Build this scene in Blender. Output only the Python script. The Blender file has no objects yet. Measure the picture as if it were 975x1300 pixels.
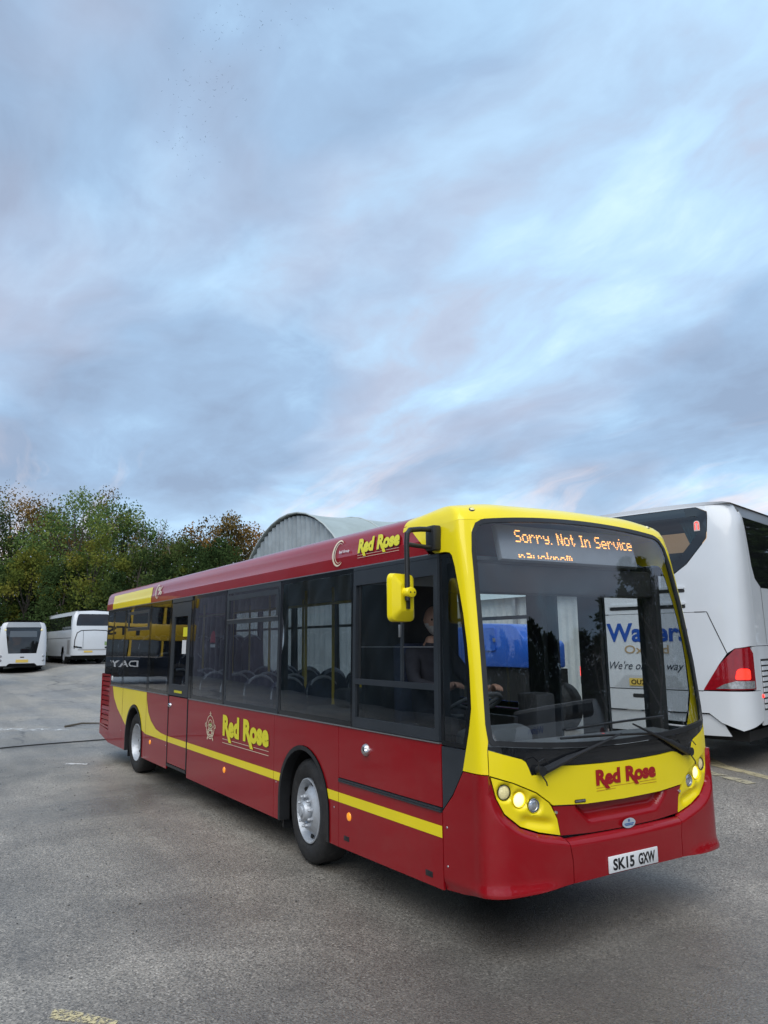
import bpy, bmesh, math, random
from mathutils import Vector, Matrix, noise
random.seed(11)
PI = math.pi
sc = bpy.context.scene
C = sc.collection
# ------------------------------------------------------------------ camera
cd = bpy.data.cameras.new('camera'); cam = bpy.data.objects.new('camera', cd); C.objects.link(cam)
r_ = Vector((0.53166536, 0.84688563, -0.01080162)); u_ = Vector((0.14810696, -0.0804078, 0.98569717)); f_ = Vector((-0.83390424, 0.52566083, 0.1681797))
M = Matrix((r_, u_, -f_)).transposed().to_4x4(); M.translation = (4.0767, -4.6240, 2.0624)
cam.matrix_world = M
cd.sensor_fit = 'HORIZONTAL'; cd.sensor_width = 36; cd.lens = 36 * 968.18 / 975; cd.clip_start = .05; cd.clip_end = 3000
sc.camera = cam
# ------------------------------------------------------------------ sky, sun, exposure
SUN_EL, SUN_DIR = math.radians(52), Vector((.66, -.66, 0)).normalized()
sun_d = bpy.data.lights.new('sun', 'SUN'); sun = bpy.data.objects.new('sun', sun_d); C.objects.link(sun)
sun_d.energy = 1.3; sun_d.angle = math.radians(60); sun_d.color = (1, .96, .90)
sv = Vector((SUN_DIR.x * math.cos(SUN_EL), SUN_DIR.y * math.cos(SUN_EL), math.sin(SUN_EL)))
sun.rotation_euler = sv.to_track_quat('Z', 'Y').to_euler()
sc.view_settings.view_transform = 'Standard'; sc.view_settings.look = 'None'; sc.view_settings.gamma = 1
sc.view_settings.exposure = 1.0
world = bpy.data.worlds.new('World'); sc.world = world; world.use_nodes = True

class NT:
    def __init__(s, tree): s.t = tree; s.t.nodes.clear()
    def n(s, typ, **kw):
        nd = s.t.nodes.new(typ)
        ins = kw.pop('i', {})
        for k, v in kw.items(): setattr(nd, k, v)
        for k, v in ins.items():
            if isinstance(v, bpy.types.NodeSocket): s.t.links.new(v, nd.inputs[k])
            else: nd.inputs[k].default_value = v
        return nd
    def math(s, op, a, b=0.0, c=0.0, clamp=False):
        return s.n('ShaderNodeMath', operation=op, use_clamp=clamp, i={0: a, 1: b, 2: c}).outputs[0]
    def vmath(s, op, a, b=(0, 0, 0)):
        nd = s.n('ShaderNodeVectorMath', operation=op, i={0: a, 1: b}); return nd
    def mix(s, f, a, b, blend='MIX'):
        nd = s.n('ShaderNodeMix', data_type='RGBA', blend_type=blend)
        for k, v in ((0, f), (6, a), (7, b)):
            if isinstance(v, bpy.types.NodeSocket): s.t.links.new(v, nd.inputs[k])
            else: nd.inputs[k].default_value = (v if k == 0 or len(v) == 4 else (*v, 1))
        return nd.outputs[2]
    def ramp(s, f, stops, interp='LINEAR'):
        nd = s.n('ShaderNodeValToRGB'); nd.color_ramp.interpolation = interp
        e = nd.color_ramp.elements
        while len(e) < len(stops): e.new(.5)
        for el, (p, c) in zip(e, stops):
            el.position = p; el.color = (c, c, c, 1) if isinstance(c, (int, float)) else (*c, 1)
        s.t.links.new(f, nd.inputs[0]); return nd.outputs[0]
    def noise(s, vec, scale, detail=4, rough=.55, dist=0.0, w=None):
        nd = s.n('ShaderNodeTexNoise', noise_dimensions='3D' if w is None else '4D')
        s.t.links.new(vec, nd.inputs['Vector'])
        nd.inputs['Scale'].default_value = scale; nd.inputs['Detail'].default_value = detail
        nd.inputs['Roughness'].default_value = rough; nd.inputs['Distortion'].default_value = dist
        if w is not None: nd.inputs['W'].default_value = w
        return nd.outputs[0]
    def link(s, a, b): s.t.links.new(a, b)

def build_sky():
    t = NT(world.node_tree)
    co = t.n('ShaderNodeTexCoord').outputs['Generated']
    sky = t.n('ShaderNodeTexSky', sky_type='NISHITA', sun_disc=False, sun_elevation=SUN_EL, sun_rotation=math.atan2(SUN_DIR.x, SUN_DIR.y))
    sep = t.n('ShaderNodeSeparateXYZ', i={0: co})
    el = t.math('ABSOLUTE', sep.outputs[2]); z = t.math('ADD', el, .22)
    px = t.math('DIVIDE', sep.outputs[0], z); py = t.math('DIVIDE', sep.outputs[1], z)
    pv = t.n('ShaderNodeCombineXYZ', i={0: px, 1: py, 2: 0.0}).outputs[0]
    # cloud layer drawn out along the wind, warped so that it breaks into masses
    warp = t.n('ShaderNodeTexNoise', i={'Vector': pv, 'Scale': 1.6, 'Detail': 3.0}).outputs['Color']
    wv = t.vmath('MULTIPLY_ADD', warp, (.36, .36, 0)); t.link(pv, wv.inputs[2])
    rot = t.n('ShaderNodeMapping', i={'Vector': wv.outputs[0], 'Rotation': (0, 0, math.radians(SKY_ROT)), 'Scale': (.62, 1.0, 1), 'Location': SKY_LOC}).outputs[0]
    big = t.noise(rot, .85, 2, .5); mid = t.noise(rot, 2.3, 6, .55, .1); fine = t.noise(wv.outputs[0], 6.5, 6, .6)
    d = t.math('ADD', t.math('ADD', t.math('MULTIPLY', big, .55), t.math('MULTIPLY', mid, .50)), t.math('MULTIPLY', fine, .10))
    cov = t.math('MULTIPLY_ADD', d, 1.34, -.205)
    col = t.ramp(cov, [(.33, (.62, .82, .93)), (.42, (.43, .61, .80)), (.49, (.345, .515, .705)), (.56, (.285, .410, .580)), (.68, (.235, .315, .445))])
    warm = t.ramp(t.noise(rot, 1.25, 4, .5), [(.45, 0), (.60, 1)])
    col = t.mix(t.math('MULTIPLY', t.math('MULTIPLY', warm, t.ramp(cov, [(.44, 0), (.52, 1)])), .36), col, (.52, .46, .50))
    low = t.ramp(el, [(0, 1), (.20, .0)])
    col = t.mix(t.math('MULTIPLY', low, .5), col, (.55, .70, .83))
    streak = t.n('ShaderNodeMapping', i={'Vector': wv.outputs[0], 'Rotation': (0, 0, math.radians(SKY_ROT + 8)), 'Scale': (.30, 1.5, 1), 'Location': (1.3, .2, 0)}).outputs[0]
    sm = t.ramp(t.noise(streak, 2.0, 7, .6), [(.52, 0), (.63, 1)])
    sm = t.math('MULTIPLY', sm, t.ramp(el, [(0, .9), (.14, .8), (.27, 0)]))
    col = t.mix(t.math('MULTIPLY', sm, .65), col, (.90, .70, .62))
    b1 = t.n('ShaderNodeBackground', i={'Color': sky.outputs[0], 'Strength': .10})
    b2 = t.n('ShaderNodeBackground', i={'Color': col, 'Strength': SKY_STR})
    thin = t.ramp(cov, [(.30, .80), (.42, .97)])
    mx = t.n('ShaderNodeMixShader', i={0: thin, 1: b1.outputs[0], 2: b2.outputs[0]})
    out = t.n('ShaderNodeOutputWorld'); t.link(mx.outputs[0], out.inputs[0])
SKY_ROT, SKY_LOC, SKY_STR = -25, (0.7, 3.2, 0), .70
build_sky()
sc.render.engine = 'CYCLES'
sc.cycles.use_denoising = True; sc.cycles.max_bounces = 8; sc.cycles.transparent_max_bounces = 20
sc.cycles.glossy_bounces = 4; sc.cycles.diffuse_bounces = 3; sc.cycles.sample_clamp_indirect = 4
sc.cycles.caustics_reflective = False; sc.cycles.caustics_refractive = False

# ------------------------------------------------------------------ materials
MATS = {}
def new_mat(name):
    m = bpy.data.materials.new(name); m.use_nodes = True; MATS[name] = m
    return m, NT(m.node_tree)
def pbr(name, col, rough=.5, metal=0.0, coat=0.0, spec=.5, var=.0, scale=3.0, bump=0.0, bscale=40.0, emit=None, estr=0.0, dirt=0.0, dirtcol=(.18, .16, .13)):
    """plain surface: colour, broken up by fine noise; optional relief and grime"""
    m, t = new_mat(name)
    co = t.n('ShaderNodeTexCoord').outputs['Object']
    c = (*col, 1)
    b = t.n('ShaderNodeBsdfPrincipled', i={'Base Color': c, 'Roughness': rough, 'Metallic': metal, 'Coat Weight': coat, 'Coat Roughness': .02, 'Coat IOR': 1.5, 'Specular IOR Level': spec})
    cs = None
    if var > 0:
        n1 = t.noise(co, scale, 5, .6)
        f = t.ramp(n1, [(.3, 0), (.7, 1)])
        cs = t.mix(f, tuple(x * (1 - var) for x in col), tuple(min(1, x * (1 + var)) for x in col))
    if dirt > 0:
        n2 = t.ramp(t.noise(co, scale * 2.3, 7, .65, .4), [(.48, 0), (.75, 1)])
        cs = t.mix(t.math('MULTIPLY', n2, dirt), cs if cs is not None else col, dirtcol)
        rr = t.math('MULTIPLY_ADD', n2, dirt * .5, rough); t.link(rr, b.inputs['Roughness'])
    if cs is not None: t.link(cs, b.inputs['Base Color'])
    if bump > 0:
        bn = t.n('ShaderNodeBump', i={'Strength': bump, 'Distance': .02, 'Height': t.noise(co, bscale, 4, .6)})
        t.link(bn.outputs[0], b.inputs['Normal'])
        if coat > 0: t.link(bn.outputs[0], b.inputs['Coat Normal'])
    if emit: b.inputs['Emission Color'].default_value = (*emit, 1); b.inputs['Emission Strength'].default_value = estr
    o = t.n('ShaderNodeOutputMaterial'); t.link(b.outputs[0], o.inputs[0])
    return m
def glass(name, tint, ior=1.5, rough=.0, boost=1.0):
    m, t = new_mat(name)
    fr = t.n('ShaderNodeFresnel', i={'IOR': ior})
    tr = t.n('ShaderNodeBsdfTransparent', i={'Color': (*tint, 1)})
    co = t.n('ShaderNodeTexCoord').outputs['Object']
    bn = t.n('ShaderNodeBump', i={'Strength': .03, 'Distance': .05, 'Height': t.noise(co, 1.1, 2, .5)})
    gl = t.n('ShaderNodeBsdfGlossy', i={'Color': (1, 1, 1, 1), 'Roughness': rough, 'Normal': bn.outputs[0]})
    geo = t.n('ShaderNodeNewGeometry')          # the inner face of a pane does not reflect a second time
    fac = t.math('MULTIPLY', t.math('MULTIPLY', fr.outputs[0], boost, clamp=True), t.math('SUBTRACT', 1.0, geo.outputs['Backfacing']))
    mx = t.n('ShaderNodeMixShader', i={0: fac, 1: tr.outputs[0], 2: gl.outputs[0]})
    o = t.n('ShaderNodeOutputMaterial'); t.link(mx.outputs[0], o.inputs[0])
    return m
RED = pbr('bus_red', (.285, .004, .009), .34, 0, .6, .2, .06, 1.2, .05, 1.7, dirt=.07)
YEL = pbr('bus_yellow', (.92, .74, .012), .34, 0, .5, .2, .03, 1.5, .012, 2.5, dirt=.02)
BLK = pbr('black_plastic', (.018, .019, .021), .42, 0, 0, .5, .25, 6)
GBLK = pbr('gloss_black', (.008, .009, .011), .10, 0, .5, .5)
RUB = pbr('rubber', (.022, .022, .023), .72, 0, 0, .4, .3, 9, .15, 60, dirt=.35, dirtcol=(.10, .095, .085))
FRAME = pbr('dark_frame', (.030, .036, .044), .35, 0, .1, .5, .15, 4)
ALU = pbr('aluminium_trim', (.55, .55, .56), .35, .9)
SILV = pbr('wheel_silver', (.50, .53, .57), .42, .35, 0, .5, .10, 8, dirt=.35, dirtcol=(.20, .19, .18))
CHROME = pbr('chrome', (.75, .76, .78), .10, 1.0)
DARK = pbr('underbody_black', (.010, .010, .010), .8)
GLASS = glass('clear_glass', (.96, .97, .97), boost=2.0)
SGLASS = glass('tinted_side_glass', (.70, .73, .75), boost=2.2)
NGLASS = glass('nearside_glass', (.92, .94, .94), boost=1.5)
DGLASS = glass('dark_coach_glass', (.54, .56, .58), boost=1.8)
WHITE = pbr('coach_white', (.64, .67, .70), .25, 0, .5, .5, .03, 1.0, .008, 1.8, dirt=.05, dirtcol=(.45, .45, .44))
# ------------------------------------------------------------------ helpers
def tag(o, label=None, cat=None, group=None, kind=None):
    if label: o['label'] = label
    if cat: o['category'] = cat
    if group: o['group'] = group
    if kind: o['kind'] = kind
    return o
def obj(name, verts, faces, mat, parent=None, smooth=35, mats=None, fmat=None):
    me = bpy.data.meshes.new(name); me.from_pydata([tuple(v) for v in verts], [], faces); me.update()
    for m in (mats or [mat]): me.materials.append(m)
    if fmat: me.polygons.foreach_set('material_index', fmat)
    if smooth:
        me.polygons.foreach_set('use_smooth', [True] * len(me.polygons)); me.set_sharp_from_angle(angle=math.radians(smooth))
    o = bpy.data.objects.new(name, me); C.objects.link(o)
    if parent: o.parent = parent
    return o
def empty(name, loc=(0, 0, 0), rz=0.0):
    o = bpy.data.objects.new(name, None); C.objects.link(o); o.empty_display_size = .2
    o.location = loc; o.rotation_euler = (0, 0, rz); return o
def copy_tree(o, parent=None):
    c = o.copy(); C.objects.link(c)
    if parent: c.parent = parent
    for ch in list(o.children): copy_tree(ch, c)
    return c
class MB:
    def __init__(s): s.v = []; s.f = []; s.m = []
    def add(s, vs, fs, mi=0):
        b = len(s.v); s.v += [Vector(v) for v in vs]; s.f += [tuple(b + i for i in f) for f in fs]; s.m += [mi] * len(fs); return s
    def box(s, a, b, mi=0, bev=0.0, mat=None):
        x0, y0, z0 = a; x1, y1, z1 = b
        if bev <= 0:
            vs = [(x0, y0, z0), (x1, y0, z0), (x1, y1, z0), (x0, y1, z0), (x0, y0, z1), (x1, y0, z1), (x1, y1, z1), (x0, y1, z1)]
            fs = [(0, 3, 2, 1), (4, 5, 6, 7), (0, 1, 5, 4), (1, 2, 6, 5), (2, 3, 7, 6), (3, 0, 4, 7)]
        else:
            bm = bmesh.new(); bmesh.ops.create_cube(bm, size=1)
            for v in bm.verts: v.co = Vector(((x0 + x1) / 2 + v.co.x * (x1 - x0), (y0 + y1) / 2 + v.co.y * (y1 - y0), (z0 + z1) / 2 + v.co.z * (z1 - z0)))
            bmesh.ops.bevel(bm, geom=bm.edges[:], offset=bev, segments=2, affect='EDGES', profile=.5)
            bm.verts.index_update(); vs = [v.co.copy() for v in bm.verts]; fs = [tuple(v.index for v in f.verts) for f in bm.faces]; bm.free()
        if mat: vs = [mat @ Vector(v) for v in vs]
        return s.add(vs, fs, mi)
    def tube(s, pts, r, n=8, mi=0, cap=True):
        pts = [Vector(p) for p in pts]; rs = r if isinstance(r, (list, tuple)) else [r] * len(pts)
        vs = []; fs = []; up = Vector((0, 0, 1))
        d0 = (pts[1] - pts[0]).normalized(); a = d0.orthogonal().normalized()
        for i, p in enumerate(pts):
            d = (pts[min(i + 1, len(pts) - 1)] - pts[max(i - 1, 0)]).normalized()
            a = (a - d * a.dot(d)); a = a.normalized() if a.length > 1e-6 else d.orthogonal().normalized(); b = d.cross(a)
            for k in range(n):
                t = 2 * PI * k / n; vs.append(p + (a * math.cos(t) + b * math.sin(t)) * rs[i])
        for i in range(len(pts) - 1):
            for k in range(n):
                k2 = (k + 1) % n; fs.append((i * n + k, i * n + k2, (i + 1) * n + k2, (i + 1) * n + k))
        if cap: fs.append(tuple(range(n))[::-1]); fs.append(tuple((len(pts) - 1) * n + k for k in range(n)))
        return s.add(vs, fs, mi)
    def lathe(s, prof, n=32, mat=None, mi=0, closed=False):
        """prof: (radius, height); axis = local +z"""
        vs = []; fs = []; m = len(prof)
        for k in range(n):
            t = 2 * PI * k / n
            for r, h in prof: vs.append(Vector((r * math.cos(t), r * math.sin(t), h)))
        for k in range(n):
            k2 = (k + 1) % n
            for i in range(m - 1 + (1 if closed else 0)):
                j = (i + 1) % m; fs.append((k * m + i, k2 * m + i, k2 * m + j, k * m + j))
        if mat: vs = [mat @ v for v in vs]
        return s.add(vs, fs, mi)
    def build(s, name, mat, parent=None, smooth=35, mats=None):
        return obj(name, s.v, s.f, mat, parent, smooth, mats, s.m if mats else None)
def frame_z(origin, zdir, xdir=None):
    z = Vector(zdir).normalized(); x = Vector(xdir) if xdir else z.orthogonal()
    x = (x - z * x.dot(z)).normalized(); y = z.cross(x)
    m = Matrix((x, y, z)).transposed().to_4x4(); m.translation = Vector(origin); return m
class Spl:
    """monotone cubic through (x, y)"""
    def __init__(s, pts):
        s.x = [p[0] for p in pts]; s.y = [p[1] for p in pts]; n = len(pts)
        d = [(s.y[i + 1] - s.y[i]) / (s.x[i + 1] - s.x[i]) for i in range(n - 1)]
        m = [d[0]] + [0 if d[i - 1] * d[i] <= 0 else 2 * d[i - 1] * d[i] / (d[i - 1] + d[i]) for i in range(1, n - 1)] + [d[-1]]
        s.m = m
    def __call__(s, x):
        if x <= s.x[0]: return s.y[0]
        if x >= s.x[-1]: return s.y[-1]
        lo, hi = 0, len(s.x) - 1
        while hi - lo > 1:
            k = (lo + hi) // 2
            if s.x[k] <= x: lo = k
            else: hi = k
        h = s.x[hi] - s.x[lo]; t = (x - s.x[lo]) / h
        return (2*t**3-3*t*t+1)*s.y[lo] + (t**3-2*t*t+t)*h*s.m[lo] + (-2*t**3+3*t*t)*s.y[hi] + (t**3-t*t)*h*s.m[hi]
def smooth01(a, b, x):
    t = max(0.0, min(1.0, (x - a) / (b - a))); return t * t * (3 - 2 * t)
class Surf:
    """rounded end of a vehicle facing +x: u = arc length round the plan from the centre line, z = height"""
    def __init__(s, HZ, PL, RK, hmax):
        s.hw = Spl(HZ); s.rk = Spl(RK); s.hmax = hmax; s.dend = PL[-1][1]
        ar = [0]
        for a, b in zip(PL, PL[1:]): ar.append(ar[-1] + math.hypot(hmax * (b[0] - a[0]), b[1] - a[1]))
        s.L = ar[-1]
        s.Y = Spl(list(zip(ar, [p[0] for p in PL]))); s.D = Spl(list(zip(ar, [p[1] for p in PL])))
    def __call__(s, u, z):
        a = abs(u); sg = 1 if u > 0 else -1
        if a >= s.L: return Vector((-s.dend - (a - s.L), sg * s.hw(z), z))
        dx = s.D(a); w = 1 - min(dx / s.dend, 1)
        return Vector((s.rk(z) * w - dx, sg * s.Y(a) * s.hw(z), z))
def nrm(mapf, u, z, e=2e-3):
    du = mapf(u + e, z) - mapf(u - e, z); dz = mapf(u, z + e) - mapf(u, z - e)
    n = du.cross(dz); return n.normalized() if n.length > 1e-9 else Vector((1, 0, 0))
def rc(pts, n=5):
    """round polygon corners: pts = (u, z[, radius])"""
    out = []; N = len(pts)
    for i, p in enumerate(pts):
        r = p[2] if len(p) > 2 else 0
        P = Vector(p[:2])
        if r <= 0: out.append(tuple(P)); continue
        A = Vector(pts[i - 1][:2]) - P; B = Vector(pts[(i + 1) % N][:2]) - P
        k = min(r, A.length * .49, B.length * .49); a = P + A.normalized() * k; b = P + B.normalized() * k
        for j in range(n + 1):
            t = j / n; out.append(tuple(a * (1 - t) ** 2 + P * 2 * t * (1 - t) + b * t * t))
    return out
def panel(name, outline, mapf, mat, parent=None, th=.02, gu=.15, gz=.15, disp=None, off=0.0, smooth=38, flip=False):
    """a sheet cut to an outline in surface coordinates, wrapped on the surface, with thickness"""
    bm = bmesh.new()
    pts = [p for i, p in enumerate(outline) if (Vector(p) - Vector(outline[i - 1])).length > 1e-5]
    f = bm.faces.new([bm.verts.new((p[0], p[1], 0)) for p in pts]); bm.normal_update()
    if f.normal.z < 0: f.normal_flip()
    us = [p[0] for p in pts]; zs = [p[1] for p in pts]
    for ax, lo, hi, g in ((0, min(us), max(us), gu), (1, min(zs), max(zs), gz)):
        k = math.ceil((hi - lo) / g)
        for i in range(1, k):
            c = lo + (hi - lo) * i / k + 1e-5
            co = [0, 0, 0]; co[ax] = c; no = [0, 0, 0]; no[ax] = 1
            bmesh.ops.bisect_plane(bm, geom=bm.verts[:] + bm.edges[:] + bm.faces[:], plane_co=co, plane_no=no, dist=1e-6)
    bmesh.ops.triangulate(bm, faces=[f for f in bm.faces if len(f.verts) > 4])
    bm.normal_update(); bm.verts.index_update()
    P = []; B = []
    for v in bm.verts:
        u, z = v.co.x, v.co.y; n = nrm(mapf, u, z)
        if flip: n = -n
        p = mapf(u, z) + n * (off + (disp(u, z) if disp else 0)); P.append(p); B.append(p - n * th)
    fs = []; N = len(P); rev = flip
    for f in bm.faces:
        ids = [v.index for v in f.verts]
        if f.normal.z < 0: ids.reverse()
        if rev: ids.reverse()
        fs.append(tuple(ids))
        if th > 0: fs.append(tuple(i + N for i in reversed(ids)))
    if th > 0:
        for e in bm.edges:
            if e.is_boundary:
                l = e.link_loops[0]; a, b = l.vert.index, l.link_loop_next.vert.index
                if l.face.normal.z < 0: a, b = b, a
                if rev: a, b = b, a
                fs.append((a, a + N, b + N, b))
    bm.free()
    return obj(name, P + (B if th > 0 else []), fs, mat, parent, smooth)
def ring(name, outer, inner, mapf, mat, parent, th=.02, off=0.0, flip=False):
    """band between two outlines of equal point count"""
    n = len(outer); V = []
    for L, o2 in ((outer, off), (inner, off), (inner, off - th), (outer, off - th)):
        for u, z in L:
            nn = nrm(mapf, u, z); nn = -nn if flip else nn
            V.append(mapf(u, z) + nn * o2)
    fs = []
    for i in range(n):
        j = (i + 1) % n
        for k in range(4):
            k2 = (k + 1) % 4; fs.append((k * n + i, k * n + j, k2 * n + j, k2 * n + i))
    return obj(name, V, fs, mat, parent, 38)
def inset(pts, d):
    """offset of a polygon (inwards for positive d, counter-clockwise input)"""
    out = []; N = len(pts)
    A = sum(pts[i - 1][0] * pts[i][1] - pts[i][0] * pts[i - 1][1] for i in range(N)); sg = 1 if A > 0 else -1
    for i in range(N):
        a = Vector(pts[i - 1]); b = Vector(pts[i]); c = Vector(pts[(i + 1) % N])
        e1 = (b - a).normalized(); e2 = (c - b).normalized()
        n1 = Vector((-e1.y, e1.x)) * sg; n2 = Vector((-e2.y, e2.x)) * sg
        m = (n1 + n2); m = m.normalized() if m.length > 1e-6 else n1
        k = d / max(.35, m.dot(n1)); out.append(tuple(b + m * k))
    return out
def text_geo(s, size=1.0, bold=0.0, shear=0.0, sx=1.0, align='LEFT', res=3):
    cu = bpy.data.curves.new('lettering', 'FONT'); cu.body = s; cu.size = size; cu.offset = bold * size; cu.shear = shear
    cu.resolution_u = res; cu.align_x = align; cu.fill_mode = 'FRONT'
    o = bpy.data.objects.new('lettering', cu); C.objects.link(o)
    dg = bpy.context.evaluated_depsgraph_get(); me = bpy.data.meshes.new_from_object(o.evaluated_get(dg))
    V = [(v.co.x * sx, v.co.y) for v in me.vertices]; F = [tuple(p.vertices) for p in me.polygons]
    bpy.data.objects.remove(o); bpy.data.curves.remove(cu); bpy.data.meshes.remove(me)
    return V, F
def wrap2d(name, V, F, mapf, mat, parent, off=.003, flip=False):
    """flat print laid on a surface"""
    P = []
    for u, z in V:
        n = nrm(mapf, u, z); n = -n if flip else n
        P.append(mapf(u, z) + n * off)
    return obj(name, P, F, mat, parent, 0)
def fit(V, x0, y0, w, h=None):
    """scale 2-D geometry to a box with lower left corner (x0, y0)"""
    a = min(v[0] for v in V); b = max(v[0] for v in V); c = min(v[1] for v in V); d = max(v[1] for v in V)
    kx = w / (b - a); ky = h / (d - c) if h else abs(kx)
    return [(x0 + (v[0] - a) * kx, y0 + (v[1] - c) * ky) for v in V]
def quads2d(rects):
    V = []; F = []
    for r in rects:
        b = len(V); V += list(r); F.append(tuple(range(b, b + len(r))))
    return V, F
def merge2d(*gs):
    V = []; F = []
    for v, f in gs:
        b = len(V); V += list(v); F += [tuple(b + i for i in q) for q in f]
    return V, F
def circ2d(cx, cy, rx, ry, n=20, a0=0, a1=2 * PI): return [(cx + rx * math.cos(a0 + (a1 - a0) * i / n), cy + ry * math.sin(a0 + (a1 - a0) * i / n)) for i in range(n)]
def arc2d(cx, cy, rx, ry, w, a0, a1, n=18):
    """open band along an elliptical arc, as quads"""
    V = []; F = []
    for i in range(n + 1):
        t = a0 + (a1 - a0) * i / n; ww = w * (math.sin(PI * i / n) * .8 + .2) if abs(a1 - a0) < 6.2 else w
        V += [((rx) * math.cos(t) + cx, (ry) * math.sin(t) + cy), ((rx - ww) * math.cos(t) + cx, (ry - ww) * math.sin(t) + cy)]
    for i in range(n): F.append((2 * i, 2 * i + 2, 2 * i + 3, 2 * i + 1))
    return V, F
# ------------------------------------------------------------------ the red and yellow bus (front at x = 0, offside at y = -1.22)
BHZ = [(0, 1.22), (1.34, 1.22), (2.0, 1.214), (2.70, 1.199), (2.84, 1.195), (2.94, 1.180), (2.995, 1.166), (3.05, 1.12), (3.09, 1.04)]
BPL = [(0, 0), (.2, .003), (.4, .012), (.6, .030), (.7, .045), (.8, .064), (.875, .085), (.93, .108), (.965, .130), (.985, .16), (.995, .21), (.9985, .29), (.9995, .42), (1, .58)]
BRK = [(.25, .0), (.40, .018), (.50, .02), (.75, .02), (1.0, .02), (1.2, .02), (1.37, .012), (1.8, -.035), (2.26, -.115), (2.7, -.215), (2.985, -.30), (3.06, -.35)]
BS = Surf(BHZ, BPL, BRK, 1.22)
L0 = BS.L
def off_side(u, z): return Vector((u, -BS.hw(z), z))
def near_side(u, z): return Vector((-u, BS.hw(z), z))
REAR = -11.6
bus = tag(empty('single_deck_bus'), 'red and yellow single-deck bus with lit headlights and a destination display', 'bus')
def mirr(L): return [(-u, z) for u, z in reversed(L)]
hbot = Spl([(0, .706), (.6, .714), (.629, .723), (.818, .762), (.967, .814), (1.085, .907), (1.142, 1.014), (1.18, 1.16)])
def bump_disp(u, z):
    a = abs(u)
    if a < 1.18:
        e = .01; sl = (hbot(a + e) - hbot(a - e)) / (2 * e); dist = (hbot(a) - z) / math.sqrt(1 + sl * sl)
    else: dist = .2
    d = .046 * smooth01(0, .042, dist) * (1 - smooth01(1.08, 1.34, a))
    d += .022 * math.exp(-((z - .405) / .045) ** 2) * smooth01(.60, .85, a) * (1 - smooth01(1.12, 1.42, a))
    d -= .02 * smooth01(.42, .33, z)
    return d
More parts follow.
